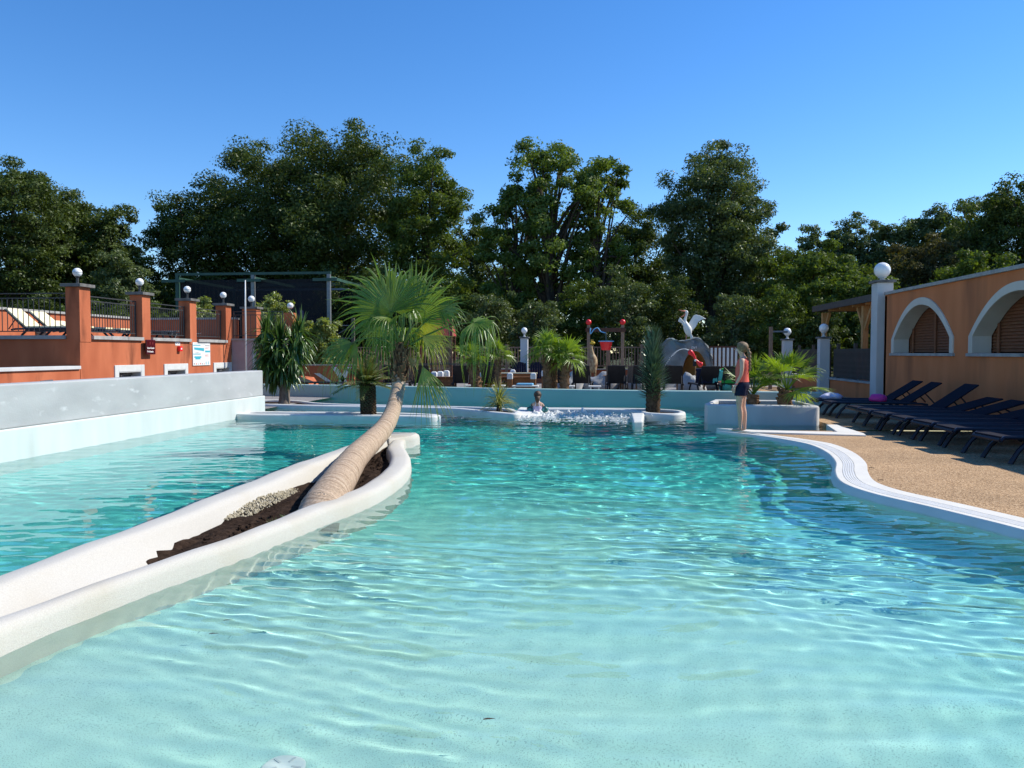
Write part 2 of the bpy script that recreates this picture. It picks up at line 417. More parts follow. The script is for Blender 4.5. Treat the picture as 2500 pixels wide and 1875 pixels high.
def water_material():
    m = bpy.data.materials.new('pool_water'); m.use_nodes = True
    t = m.node_tree; t.nodes.remove(t.nodes['Principled BSDF'])
    g = t.nodes.new('ShaderNodeBsdfGlass'); g.inputs['IOR'].default_value = 1.333; g.inputs['Roughness'].default_value = 0
    g.inputs['Color'].default_value = (.93, .985, .985, 1)
    t.links.new(g.outputs[0], t.nodes['Material Output'].inputs[0])
    return m
M['water'] = water_material()

def palm_trunk_material():
    m, t, p = new_mat('ringed_palm_trunk'); N, L = t.nodes, t.links
    uv = N.new('ShaderNodeUVMap'); uv.uv_map = 'len'
    sx = N.new('ShaderNodeSeparateXYZ'); L.new(uv.outputs[0], sx.inputs[0])
    no = N.new('ShaderNodeTexNoise'); no.inputs['Scale'].default_value = 5; no.inputs['Detail'].default_value = 6
    tc = N.new('ShaderNodeTexCoord'); L.new(tc.outputs['Object'], no.inputs['Vector'])
    a = N.new('ShaderNodeMath'); a.operation = 'MULTIPLY_ADD'; a.inputs[1].default_value = .16; L.new(no.outputs['Fac'], a.inputs[0]); L.new(sx.outputs['X'], a.inputs[2])
    n1 = N.new('ShaderNodeTexNoise'); n1.noise_dimensions = '1D'; n1.inputs['Scale'].default_value = 15; n1.inputs['Detail'].default_value = 9; n1.inputs['Roughness'].default_value = .72
    L.new(a.outputs[0], n1.inputs['W'])
    cr = N.new('ShaderNodeValToRGB'); e = cr.color_ramp.elements
    e[0].position = .30; e[0].color = (.17, .115, .075, 1); e[1].position = .72; e[1].color = (.57, .46, .34, 1)
    q = e.new(.40); q.color = (.38, .275, .185, 1); q = e.new(.54); q.color = (.50, .375, .265, 1)
    L.new(n1.outputs['Fac'], cr.inputs[0])
    n2 = N.new('ShaderNodeTexNoise'); n2.inputs['Scale'].default_value = 55; n2.inputs['Detail'].default_value = 4; L.new(tc.outputs['Object'], n2.inputs['Vector'])
    r2 = N.new('ShaderNodeMapRange'); r2.inputs['From Min'].default_value = .35; r2.inputs['From Max'].default_value = .65; r2.inputs['To Min'].default_value = .7; r2.inputs['To Max'].default_value = 1.05
    L.new(n2.outputs['Fac'], r2.inputs['Value'])
    mu = N.new('ShaderNodeMix'); mu.data_type = 'RGBA'; mu.blend_type = 'MULTIPLY'; mu.inputs['Factor'].default_value = 1
    L.new(cr.outputs[0], mu.inputs['A']); L.new(r2.outputs[0], mu.inputs['B']); L.new(mu.outputs['Result'], p.inputs['Base Color'])
    bp = N.new('ShaderNodeBump'); bp.inputs['Strength'].default_value = .85; bp.inputs['Distance'].default_value = .02
    L.new(n1.outputs['Fac'], bp.inputs['Height']); L.new(bp.outputs[0], p.inputs['Normal'])
    p.inputs['Roughness'].default_value = .85; p.inputs['Specular IOR Level'].default_value = .2
    return m
M['trunkpalm'] = palm_trunk_material()

def net_material():
    m, t, p = new_mat('navy_safety_net'); N, L = t.nodes, t.links
    p.inputs['Base Color'].default_value = (.002, .002, .006, 1); p.inputs['Roughness'].default_value = .8
    tr = N.new('ShaderNodeBsdfTransparent'); ms = N.new('ShaderNodeMixShader'); ms.inputs[0].default_value = .72
    L.new(tr.outputs[0], ms.inputs[1]); L.new(p.outputs[0], ms.inputs[2]); L.new(ms.outputs[0], N['Material Output'].inputs[0])
    return m
M['net'] = net_material()

# ------------------------------------------------------------------ setting: ground, pool shell, water, decks
DZ = 0.07
def smooth(a, b, x):
    t = np.clip((x - a) / (b - a), 0, 1); return t * t * (3 - 2 * t)

g = MB()
g.add([(-900, -300, -.02), (900, -300, -.02), (900, -5.6, -.02), (-900, -5.6, -.02)], [(0, 1, 2, 3)])
g.add([(-900, 25, -.02), (900, 25, -.02), (900, 1500, -.02), (-900, 1500, -.02)], [(0, 1, 2, 3)])
g.add([(-900, -5.6, -.02), (-11.9, -5.6, -.02), (-11.9, 25, -.02), (-900, 25, -.02)], [(0, 1, 2, 3)])
g.add([(7.9, -5.6, -.02), (900, -5.6, -.02), (900, 25, -.02), (7.9, 25, -.02)], [(0, 1, 2, 3)])
M['ground'] = pmat('forest_floor_grass', (.030, .038, .014), (.07, .075, .03), .8, .95, .1, .6, 12, c3=(.06, .045, .025), s3=.3, t3=(.5, .7))
setp(g.build('ground', M['ground'], fix=False), kind='structure')

def floor_z(X, Y):
    d = .25 + .41 * smooth(2.8, 7.5, Y) + .40 * smooth(6.0, 11, Y) + .25 * smooth(10, 15, Y)
    left = .95 + .35 * smooth(6, 15, Y)
    k = smooth(-3.25, -2.75, X)
    right = smooth(.5, 2.6, X) * .16 * (1 - smooth(6, 10, Y))
    return -(left * (1 - k) + (d + right) * k)
def grid_mesh(xs, ys, fn):
    X, Yg = np.meshgrid(xs, ys); Zg = fn(X, Yg)
    v = np.stack([X, Yg, Zg], -1).reshape(-1, 3); nx, ny = len(xs), len(ys)
    i = np.arange(nx * ny).reshape(ny, nx)
    return v, np.stack([i[:-1, :-1], i[:-1, 1:], i[1:, 1:], i[1:, :-1]], -1).reshape(-1, 4)
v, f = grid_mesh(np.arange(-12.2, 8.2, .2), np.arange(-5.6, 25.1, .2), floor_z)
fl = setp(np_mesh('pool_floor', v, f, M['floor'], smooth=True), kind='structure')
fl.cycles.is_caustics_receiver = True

# water surface: a sum of real ripples
wr = np.random.default_rng(5)
comps = []
for i in range(14):      # main ripples running away from the camera
    Lw = .26 * (.9 / .26) ** wr.random(); a = wr.normal(math.pi / 2 + .03, .17)
    comps.append((2 * math.pi / Lw * math.cos(a), 2 * math.pi / Lw * math.sin(a), wr.random() * 6.28, Lw * .0017, 0))
for i in range(18):      # short wavelets that focus the sun on the shallow floor
    Lw = .11 * (.26 / .11) ** wr.random(); a = wr.normal(math.pi / 2 - .05, .30)
    comps.append((2 * math.pi / Lw * math.cos(a), 2 * math.pi / Lw * math.sin(a), wr.random() * 6.28, Lw * .0043, 3))
for i in range(26):      # cross ripples
    Lw = .16 * (.7 / .16) ** wr.random(); a = wr.uniform(0, math.pi)
    comps.append((2 * math.pi / Lw * math.cos(a), 2 * math.pi / Lw * math.sin(a), wr.random() * 6.28, Lw * .0014, 1))
for i in range(20):      # chop further out
    Lw = .20 * (.7 / .20) ** wr.random(); a = wr.normal(math.pi / 2, .5)
    comps.append((2 * math.pi / Lw * math.cos(a), 2 * math.pi / Lw * math.sin(a), wr.random() * 6.28, Lw * .0020, 2))
def waves(X, Y):
    X2 = X + .12 * np.sin(.9 * Y + .4) + .07 * np.sin(2.3 * Y + X); Y2 = Y + .16 * np.sin(.55 * X + 1) + .07 * np.sin(1.7 * X + .6 * Y)
    env = .75 + .35 * np.sin(.8 * X + .5 * Y) * np.sin(.45 * Y - .7 * X + 1)
    env2 = np.clip(.55 + .75 * np.sin(.9 * X - .35 * Y + 2) * np.sin(1.1 * Y + .6 * X), .12, 1.3)
    far = smooth(6, 11, Y) * (.35 + .65 * smooth(-3.4, -2.4, X))
    rt = .45 + .75 * smooth(-1, 2.5, X)
    amp = (env * (.55 + .45 * smooth(-3.2, -1, X)), rt, .10 + far, env2 * (1 - .6 * smooth(6, 10, Y)))
    z = 0
    for kx, ky, ph, A, g_ in comps:
        z = z + amp[g_] * A * np.sin(kx * X2 + ky * Y2 + ph)
    return z
ys = [1.2]
while ys[-1] < 24.9: ys.append(ys[-1] + .012 + .0023 * ys[-1])
v, f = grid_mesh(np.arange(-10.2, 5.6, .031), np.array(ys), waves)
wat = setp(np_mesh('pool_water', v, f, M['water'], smooth=True), kind='structure')
wat.cycles.is_caustics_caster = True

def interp(pts, n):
    """Catmull-Rom through 2D/3D points"""
    P = [Vector(p) for p in pts]; out = []
    for i in range(len(P) - 1):
        a, b, c, d = P[max(i - 1, 0)], P[i], P[i + 1], P[min(i + 2, len(P) - 1)]
        for k in range(n):
            t = k / n
            out.append(.5 * ((2 * b) + (c - a) * t + (2 * a - 5 * b + 4 * c - d) * t * t + (3 * b - a - 3 * c + d) * t ** 3))
    out.append(P[-1])
    return out

EDGE = [(2.24, 14.22), (2.66, 13.62), (3.0, 12.85), (3.2, 12.0), (3.19, 11.1), (3.02, 10.13), (2.78, 9.35), (2.63, 8.75), (2.6, 8.3), (2.7, 7.8), (2.96, 7.2), (3.2, 6.6), (3.42, 6.0), (3.9, 5.0), (4.6, 3.9), (5.2, 2.5), (5.4, 0), (5.4, -5.5)]
EC = interp([(x, y, 0) for x, y in EDGE], 8)
def edge_off(o, zf):
    out = []
    for i, p in enumerate(EC):
        d = (EC[min(i + 1, len(EC) - 1)] - EC[max(i - 1, 0)]).normalized()
        n = Vector((-d.y, d.x, 0))
        if n.x < 0: n = -n
        k = min(1, max(0, (14.25 - p.y) / 2.2))
        q = p + n * o * (.30 + .70 * k)
        out.append(Vector((q.x, q.y, zf(k))))
    return out
gut = MB()
rings = [edge_off(.012, lambda k: -.12), edge_off(.0, lambda k: -.035), edge_off(.062, lambda k: .018 + .036 * k), edge_off(.078, lambda k: .03 + .037 * k), edge_off(.145, lambda k: .034 + .034 * k),
         edge_off(.147, lambda k: .028 + .034 * k), edge_off(.275, lambda k: .028 + .034 * k), edge_off(.277, lambda k: .037 + .034 * k), edge_off(.42, lambda k: .04 + .034 * k), edge_off(.43, lambda k: -.2)]
gut.loft(rings, cap=False, closed=False)
coping = gut.build('pool_coping', [M['plasticw']], smooth=True, auto=24, recv=True, fix=False)
coping.data.materials.clear()
M['gutter'] = pmat('white_gutter_plaster', (.66, .64, .57), (.73, .71, .64), 3, .65, .25, .15, 140, c3=(.62, .54, .40), s3=1.1, t3=(.6, .85))
coping.data.materials.append(M['gutter'])
setp(coping, kind='structure')
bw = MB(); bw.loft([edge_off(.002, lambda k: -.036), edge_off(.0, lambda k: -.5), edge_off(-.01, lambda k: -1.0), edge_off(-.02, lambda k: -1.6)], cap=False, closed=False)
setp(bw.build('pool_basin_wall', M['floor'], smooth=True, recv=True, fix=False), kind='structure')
for j in range(5):       # the ribs of the overflow grating
    o0 = .152 + j * .0245
    rb = MB(); rr = [edge_off(o0, lambda k: .022 + .034 * k), edge_off(o0, lambda k: .036 + .034 * k), edge_off(o0 + .019, lambda k: .036 + .034 * k), edge_off(o0 + .019, lambda k: .022 + .034 * k)]
    rr = [r[10:] for r in rr]
    rb.loft(rr, cap=False, closed=False)
    rb.build('grating_bar', M['plasticw'], coping, fix=False)

dk = MB()
outer = edge_off(.418, lambda k: DZ)
n0 = len(outer)
dk.v = [tuple((p.x, p.y, .036 + .034 * min(1, max(0, (14.25 - p.y) / 2.2)))) for p in outer] + [(8.02, p.y, DZ) for p in outer]
for i in range(n0 - 1):
    dk.f.append((i, i + 1, n0 + i + 1, n0 + i)); dk.m.append(0)
# deck behind the planter and along the building
yt = outer[0].y
dk.add([(4.55, yt, DZ), (8.02, yt, DZ), (8.02, 32.0, DZ), (4.55, 32.0, DZ)], [(0, 1, 2, 3)])
dk.add([(3.4, 17.6, DZ), (4.55, 17.6, DZ), (4.55, 32, DZ), (3.4, 32, DZ)], [(0, 1, 2, 3)])
dk.add([(4.55, yt, DZ), (4.55, 17.6, DZ), (4.55, 17.6, -1.6), (4.55, yt, -1.6)], [(0, 1, 2, 3)])
deck = setp(dk.build('pool_deck', M['deck'], fix=False), kind='structure')
# white border of the footbath in front of the planter
fb = MB()
fb.add([(2.30, 14.36, .052), (2.62, 13.80, .052), (2.95, 13.98, .056), (2.55, 14.40, .05)], [(0, 1, 2, 3)])
fb.prism([(2.26, 14.30), (2.75, 13.70), (4.55, 13.30), (4.62, 13.62), (4.24, 13.82), (2.9, 14.02)], -.6, .078)
fb.prism([(4.24, 13.82), (4.62, 13.62), (4.66, 15.2), (4.46, 15.2)], -.6, .0785)
setp(fb.build('footbath_border', M['gutter'], bevel=.01, recv=True), kind='structure')

# paved decks: left of the grey wall, and behind the far wall
dl = MB(); dl.add([(-12.0, -5.6, .05), (-8.1, -5.6, .05), (-8.1, 25.2, .05), (-12.0, 25.2, .05)], [(0, 1, 2, 3)])
setp(dl.build('side_paving', M['asphalt'], fix=False), kind='structure')

# ------------------------------------------------------------------ pool walls and planters
def wall_along(path, thick, z0, z1, name, mat, parent=None, rnd=.05, bat=0.0, top=None, recv=True, closed=False, jitter=0.0):
    """a rounded-top wall swept along a plan path"""
    P = [Vector((p[0], p[1], 0)) for p in path]; m = MB(); rings = []
    n = len(P)
    for i, p in enumerate(P):
        if closed: d = (P[(i + 1) % n] - P[i - 1]).normalized()
        else: d = (P[min(i + 1, n - 1)] - P[max(i - 1, 0)]).normalized()
        s = Vector((d.y, -d.x, 0))
        h = z1 if top is None else top(i / (n - 1))
        w = thick / 2 * (1 + jitter * math.sin(i * 1.9) * .6 + jitter * math.sin(i * .73 + 1))
        h += jitter * .03 * math.sin(i * 1.3)
        pr = [(w + bat, z0), (w + bat * .3, max(z0 + .01, h - rnd * 1.6)), (w, h - rnd), (w - rnd * .3, h - rnd * .3), (w - rnd, h), (-(w - rnd), h), (-(w - rnd * .3), h - rnd * .3), (-w, h - rnd), (-w - bat * .3, max(z0 + .01, h - rnd * 1.6)), (-w - bat, z0)]
        rings.append([p + s * a + Vector((0, 0, z)) for a, z in pr])
    if closed:
        rings.append(rings[0])
    m.loft(rings, cap=not closed)
    return m.build(name, mat, parent, smooth=True, auto=50, recv=recv)

# grey wall with white plinth on the left
t = thing('pool_boundary_wall', 'long grey plastered wall on a white plinth along the left pool edge', 'wall', (-7.9, 5, 0))
def ybox(name, x0, x1, y0, y1, z0, z1, mat, parent, bevel=0.0, recv=False):
    l = (parent.parent or parent).location if parent else Vector((0, 0, 0))
    return MB().box(x0 - l.x, x1 - l.x, y0 - l.y, y1 - l.y, z0 - l.z, z1 - l.z).build(name, mat, parent, bevel=bevel, recv=recv)
ybox('plinth', -8.08, -7.72, -5.5, 17.55, -1.5, .43, M['plinth'], t, .02, True)
ybox('upper_wall', -8.06, -7.76, -5.5, 17.53, .43, 1.03, M['greywall'], t, .025, True)

# far teal wall, gently curved
farp = interp([at(560, 974, 24.4), at(640, 974, 24.0), at(709, 975, 23.8), at(900, 979, 23.1), at(1200, 985, 22.0), at(1500, 990, 21.1), at(1740, 992, 20.8), at(1880, 990, 20.6), at(2010, 980, 20.4)], 8)
wall_obj = wall_along([(p.x, p.y + .15) for p in farp], .3, -1.6, .43, 'lazy_river_wall', M['teal'], rnd=.03)
setp(wall_obj, 'teal painted curved wall at the far side of the pool', 'wall')
fp = [(p.x, p.y + .15) for p in farp]
rd = MB()
cols = [[(x, y + .12, .12) for x, y in fp], [(x, 25.2, .10) for x, y in fp], [(x, 35.0, .10) for x, y in fp]]
rd.loft(cols, cap=False, closed=False)
rd.add([(fp[-1][0] - .3, 20.2, .065), (3.45, 20.2, .065), (3.45, 32, .065), (fp[-1][0] - .3, 32, .065)], [(0, 1, 2, 3)])
rd.add([(4.0, 31.9, .064), (12, 31.9, .064), (12, 36, .064), (4.0, 36, .064)], [(0, 1, 2, 3)])
setp(rd.build('rear_deck', M['asphalt'], fix=False), kind='structure')

# central island planter with the leaning palm
inR = [(-3.02, 2.6), (-2.93, 3.5), (-2.77, 4.3), (-2.60, 5.0), (-2.44, 6.2), (-2.28, 7.2), (-2.31, 8.3), (-2.52, 9.4), (-2.84, 10.4), (-2.98, 11.3)]
outR = [(-2.84, 2.2), (-2.80, 3.4), (-2.64, 4.25), (-2.45, 5.0), (-2.24, 6.1), (-2.05, 7.1), (-2.06, 8.35), (-2.27, 9.5), (-2.62, 10.6), (-2.80, 11.4), (-2.72, 11.9)]
inL = [(-3.12, 2.6), (-3.16, 3.7), (-3.14, 4.8), (-3.10, 5.7), (-3.08, 7.1), (-3.11, 8.6), (-3.10, 9.7), (-3.04, 10.6), (-3.0, 11.3)]
outL = [(-3.38, 2.2), (-3.40, 3.8), (-3.38, 5.0), (-3.39, 6.1), (-3.42, 7.8), (-3.40, 9.2), (-3.34, 10.3), (-3.27, 11.2), (-3.24, 11.9)]
isl = thing('island_planter', 'long white plastered boat shaped planter in the pool holding the leaning palm', 'planter', (-2.8, 7, 0))
def resample(pts, n):
    q = interp([(a, b, 0) for a, b in pts], 10)
    L = [0]
    for i in range(1, len(q)): L.append(L[-1] + (q[i] - q[i - 1]).length)
    out = []
    for k in range(n):
        d = L[-1] * k / (n - 1); i = 1
        while i < len(L) - 1 and L[i] < d: i += 1
        w = (d - L[i - 1]) / max(1e-6, L[i] - L[i - 1]); out.append(q[i - 1].lerp(q[i], w))
    return out
def rim(inn, out, n, name, hi, slope=lambda y: 0.0):
    A, B = resample(inn, n), resample(out, n); rings = []
    for i in range(n):
        a, b = A[i], B[i]; u = (b - a); w = u.length; u = u.normalized(); h = hi + .004 * math.sin(i * .55) + .003 * math.sin(i * 1.31 + 1)
        off = Vector((2.8, -7, 0))
        def P(s, z): q = a + u * (s * w) + off; return (q.x, q.y, z)
        sl_ = slope(a.y) / w
        rings.append([P(-.10 - sl_ * 1.4, -.5), P(-.03 - sl_, h - .19), P(-.02 - sl_ * .6, h - .14), P(.02, h - .05), P(.10, h - .012), P(.28, h), P(.72, h - .004), P(.90, h - .02), P(.98, h - .06), P(1.02, h - .16), P(1.06, -1.5)])
    m = MB(); m.loft(rings, cap=True, closed=True)
    return m.build(name, M['plaster'], isl, smooth=True, auto=60, recv=True)
rim(inR, outR, 60, 'near_rim', .15)
rim(inL, outL, 60, 'far_rim', .19, lambda y: .04 + .27 * max(0, min(1, (5.6 - y) / 1.9)))
# blunt far end of the planter
ti = MB()
def endring(z, e):
    return [(-2.74 + 2.8 + e, 11.82 - 7 - .3, z), (-2.72 + 2.8 + e, 11.92 - 7 + e, z), (-2.80 + 2.8, 12.05 - 7 + e, z), (-3.15 + 2.8, 12.05 - 7 + e, z), (-3.24 + 2.8 - e, 11.95 - 7 + e, z), (-3.26 + 2.8 - e, 11.2 - 7, z), (-2.98 + 2.8, 11.1 - 7, z)]
ti.loft([endring(-1.5, .03), endring(.10, .012), endring(.15, 0), endring(.175, -.03)], cap=True)
ti.build('end_block', M['plaster'], isl, smooth=True, auto=40, recv=True)
# soil
SA, SB = resample(inL, 60), resample(inR, 60)
so = MB(); rings = []
rs = random.Random(3)
for i in range(60):
    ring = []
    for k in range(13):
        p = SA[i].lerp(SB[i], -.06 + 1.12 * k / 12)
        z = -.10 + .13 * min(1, max(0, (p.y - 3.6) / 1.6)) + .018 * math.sin(p.y * 5 + k) + rs.uniform(-.014, .022)
        ring.append((p.x + 2.8, p.y - 7, z))
    rings.append(ring)
so.loft(rings, cap=False, closed=False)
so.build('soil', M['soil'], isl, smooth=False, fix=False)
# loose clods and pale gravel against the inner face
cl = MB()
for i in range(420):
    u = rs.random(); k = rs.random(); i0 = int(18 + u * 34)
    p = SA[i0].lerp(SB[i0], .05 + .85 * k); r = rs.uniform(.006, .022)
    if p.y < 4.9 or k < .3: continue
    cl.sphere((p.x + 2.8 + rs.uniform(-.02, .02), p.y - 7 + rs.uniform(-.08, .08), .035 + r * .3), r, 5, 3, (1, rs.uniform(.7, 1.3), rs.uniform(.5, .9)))
o = cl.build('soil_clods', M['soil'], isl, fix=False); o['kind'] = 'stuff'
gr = MB()
for i in range(700):
    y = rs.uniform(6.1, 7.6); q = min(SA, key=lambda p: abs(p.y - y)); h = max(0, 1 - abs(y - 6.8) / 1.1)
    r = rs.uniform(.006, .014); s_ = rs.random()
    gr.sphere((q.x + 2.8 + .01 + s_ * .12, y - 7, .03 + h * .085 * (1 - s_) + rs.uniform(-.006, .006)), r, 5, 3, (1, 1, .8))
o = gr.build('gravel_bank', M['gravel'], isl, fix=False); o['kind'] = 'stuff'
for i in range(3):
    w_ = MB(); bx, by = -2.58 + 2.8 + .03 * i, 6.0 - 7 + .22 * i
    for k in range(14):
        a = rs.uniform(0, 6.28); e = rs.uniform(.04, .10)
        w_.add([(bx, by, .03), (bx + math.cos(a) * e * .5, by + math.sin(a) * e * .5 + .006, .06), (bx + math.cos(a) * e, by + math.sin(a) * e, .065 + e * .3)], [(0, 1, 2)])
    w_.build('weed', M['shoot'], isl, fix=False)

def low_planter(name, label, outline, inner, z, soilz, mat, cat='planter', clip=None):
    t = thing(name, label, cat, (0, 0, 0))
    n = len(outline); m = MB()
    cx = sum(p[0] for p in outline) / n; cy = sum(p[1] for p in outline) / n
    def ring(pl, zz, e):
        o_ = []
        for i, p in enumerate(pl):
            d = Vector((pl[(i + 1) % n][0] - pl[i - 1][0], pl[(i + 1) % n][1] - pl[i - 1][1], 0)).normalized(); s = Vector((d.y, -d.x, 0))
            o_.append((p[0] + s.x * e, p[1] + s.y * e, zz))
        return o_
    m.loft([ring(outline, -1.6, .0), ring(outline, z - .05, 0), ring(outline, z - .015, -.012), ring(outline, z, -.05),
            ring(inner, z, .03), ring(inner, z - .015, .008), ring(inner, z - .04, 0), ring(inner, soilz - .05, 0)], cap=False)
    m.build('rim', mat, t, smooth=True, auto=50, recv=True)
    s = MB(); s.add([(p[0], p[1], soilz + .01 * math.sin(i * 2.1)) for i, p in enumerate(inner)], [tuple(range(n))])
    s.build('soil', M['soil'], t, fix=False)
    return t
def smooth_loop(pts, k=4):
    n = len(pts); P = [Vector((a, b, 0)) for a, b in pts]; out = []
    for i in range(n):
        a, b, c, d = P[i - 1], P[i], P[(i + 1) % n], P[(i + 2) % n]
        for j in range(k):
            t_ = j / k
            q = .5 * ((2 * b) + (c - a) * t_ + (2 * a - 5 * b + 4 * c - d) * t_ * t_ + (3 * b - a - 3 * c + d) * t_ ** 3); out.append((q.x, q.y))
    return out
def shrink(pts, e):
    n = len(pts); o_ = []
    for i, p in enumerate(pts):
        d = Vector((pts[(i + 1) % n][0] - pts[i - 1][0], pts[(i + 1) % n][1] - pts[i - 1][1], 0)).normalized(); s = Vector((d.y, -d.x, 0))
        o_.append((p[0] - s.x * e, p[1] - s.y * e))
    return o_
# outlines run counter-clockwise
A = smooth_loop([(-7.75, 16.05), (-6.6, 15.98), (-5.4, 15.98), (-4.2, 15.95), (-3.45, 15.85), (-3.22, 16.05), (-3.35, 16.4), (-4.2, 16.72), (-5.4, 16.85), (-6.6, 16.8), (-7.75, 16.75)])
low_planter('front_island_planter', 'low white oval planter with the stubby palm, in front of the far pool wall', A, shrink(A, .20), .12, .06, M['white'])
B = smooth_loop([(-9.9, 20.5), (-9.0, 19.5), (-7.2, 19.0), (-5.0, 18.75), (-3.6, 18.45), (-2.85, 17.9), (-2.2, 17.2), (-1.75, 16.85), (-1.55, 17.15), (-1.75, 17.9), (-2.0, 18.45), (-3.0, 18.95), (-5.0, 19.35), (-7.0, 19.8), (-8.2, 20.9), (-9.2, 21.2)])
low_planter('rear_island_planter', 'thin winding white planter kerb with the yucca tree and the variegated plant', B, shrink(B, .17), .11, .05, M['white'])
C = smooth_loop([(-1.35, 18.25), (0, 18.28), (.9, 17.95), (1.2, 17.15), (1.75, 16.95), (2.05, 17.25), (2.08, 17.9), (1.8, 18.3), (1.2, 18.6), (0, 18.62), (-1.35, 18.6)], 3)
low_planter('jet_bench_planter', 'white planter kerb with an angular end holding the spiky columnar yucca', C, shrink(C, .15), .125, .06, M['white'])
sl = MB(); sl.prism([(.80, 15.1), (1.0, 15.2), (1.16, 17.2), (.86, 17.1)], -1.2, .12)
setp(sl.build('stepping_block', M['white'], bevel=.04, recv=True), 'small white block jutting into the pool before the columnar yucca', 'block')
sp_ = MB(); sp_.add([(-1.75, 16.9, .10), (-1.1, 17.4, .03), (-1.0, 18.2, .12), (-1.7, 18.0, .18), (-1.75, 16.9, -1.2), (-1.1, 17.4, -1.2), (-1.0, 18.2, -1.2), (-1.7, 18.0, -1.2)],
                  [(0, 1, 2, 3), (0, 4, 5, 1), (1, 5, 6, 2), (2, 6, 7, 3), (3, 7, 4, 0)])
setp(sp_.build('splash_ledge', M['white'], bevel=.05, recv=True), 'sloping white ledge beside the child in the foam', 'ledge')

# planter beside the standing girl
PL = [(2.35, 15.95), (4.42, 15.72), (4.50, 15.80), (4.50, 17.5), (2.75, 17.7), (2.35, 16.4)]
low_planter('poolside_planter', 'white rectangular planter box with two fan palms behind the standing girl', PL, shrink(PL, .16), .40, .30, M['greypaint'])

# ------------------------------------------------------------------ right building with arches
bld = thing('arcade_building', 'ochre building with pointed white framed arches on the right', 'building', (8, 16, 0))
BX, BY = 8.0, 16.0
ARCH = [(18.2, 21.4), (13.75, 17.15)]
def arch_pts(y0, y1, z0, zs, zt, e=0.0, n=14):
    """opening outline in (y,z) going up the near side, over and down; e widens it"""
    y0 -= e; y1 += e; c = (y0 + y1) / 2; zt += e * 1.05
    pts = [(y0, z0), (y0, zs)]
    for k in range(1, 2 * n):
        u = k / (2 * n); yy = y0 + (y1 - y0) * u; s = abs(2 * u - 1)
        pts.append((yy, zs + (zt - zs) * (1 - s ** 2.1)))
    return pts + [(y1, zs), (y1, z0)]
ZS, ZSP, ZTP = 1.44, 1.80, 2.62
def wall_with_arches(x):
    """front wall sheet as strips around the openings"""
    m = MB(); ya = -4.0; top = 3.02
    spans = sorted(ARCH)
    cuts = [ya] + [q for s in spans for q in s] + [22.15]
    for i in range(len(cuts) - 1):
        if i % 2 == 0:
            m.add([(x, cuts[i], 0), (x, cuts[i + 1], 0), (x, cuts[i + 1], top), (x, cuts[i], top)], [(0, 1, 2, 3)])
        else:
            y0, y1 = cuts[i], cuts[i + 1]
            m.add([(x, y0, 0), (x, y1, 0), (x, y1, ZS), (x, y0, ZS)], [(0, 1, 2, 3)])
            pts = arch_pts(y0, y1, ZS, ZSP, ZTP)[1:-1]
            for a, b in zip(pts[:-1], pts[1:]):
                m.add([(x, a[0], a[1]), (x, b[0], b[1]), (x, b[0], top), (x, a[0], top)], [(0, 1, 2, 3)])
    m.v = [(p[0] - BX, p[1] - BY, p[2]) for p in m.v]
    return m
wall_with_arches(8.0).build('wall', M['orange_r'], bld, fix=False)
b2 = wall_with_arches(8.34); b2.build('inner_wall', M['orange_r'], bld, fix=False)
ybox('end_wall', 8.0, 13, 22.0, 22.14, 0, 3.0, M['orange_r'], bld)
ybox('rear_wall', 13, 13.2, -4, 22.1, 0, 3.0, M['orange_r'], bld)
ybox('near_wall', 8.02, 13, -4.1, -3.98, 0, 3.0, M['orange_r'], bld)
ybox('roof', 7.93, 13.2, -4.1, 22.05, 3.02, 3.10, M['coping'], bld, .01)
ybox('interior_floor', 8.34, 13, -4, 22, .05, .1, M['darkint'], bld)
for (y0, y1) in ARCH:
    m = MB(); i_ = arch_pts(y0, y1, ZS, ZSP, ZTP); o_ = arch_pts(y0, y1, ZS, ZSP, ZTP, .17)
    rings = []
    for a, b in zip(i_, o_):
        rings.append([(-.035, b[0] - BY, b[1]), (-.035, a[0] - BY, a[1]), (.36, a[0] - BY, a[1]), (.36, b[0] - BY, b[1])])
    m.loft(rings, cap=True)
    m.build('arch_surround', M['creampaint'], bld, bevel=.008)
    ybox('sill', 7.94, 8.36, y0 - .22, y1 + .22, ZS - .07, ZS - .003, M['coping'], bld, .008)
    shut = ybox('shutter', 8.45, 8.5, y0 - .1, y1 + .1, ZS, ZTP + .1, M['darkint'], bld)
    # louvred shutter filling the arch, slats as parts
    z = ZS + .03; k = 0
    while z < ZTP - .03:
        if z <= ZSP: a, b = y0, y1
        else:
            s = max(0, 1 - (z - ZSP) / (ZTP - ZSP)) ** (1 / 2.1); c = (y0 + y1) / 2; h = (y1 - y0) / 2; a, b = c - h * s, c + h * s
        if b - a > .1:
            sm = MB(); yy0, yy1 = a - BY, b - BY
            sm.add([(.36, yy0, z), (.36, yy1, z), (.40, yy1, z + .062), (.40, yy0, z + .062), (.375, yy0, z - .006), (.375, yy1, z - .006), (.415, yy1, z + .056), (.415, yy0, z + .056)],
                   [(0, 1, 2, 3), (7, 6, 5, 4), (0, 4, 5, 1), (2, 6, 7, 3), (0, 3, 7, 4), (1, 5, 6, 2)])
            sm.build('shutter_slat', M['slat'], shut, fix=False)
        z += .068
    for yy in (y0 + .2, y0 + (y1 - y0) * .5, y1 - .3):
        s = abs(2 * (yy - y0) / (y1 - y0) - 1); zt = ZSP + (ZTP - ZSP) * (1 - s ** 2.1)
        ybox('shutter_stile', 8.335, 8.36, yy - .04, yy + .04, ZS, zt - .01, M['slat'], shut)
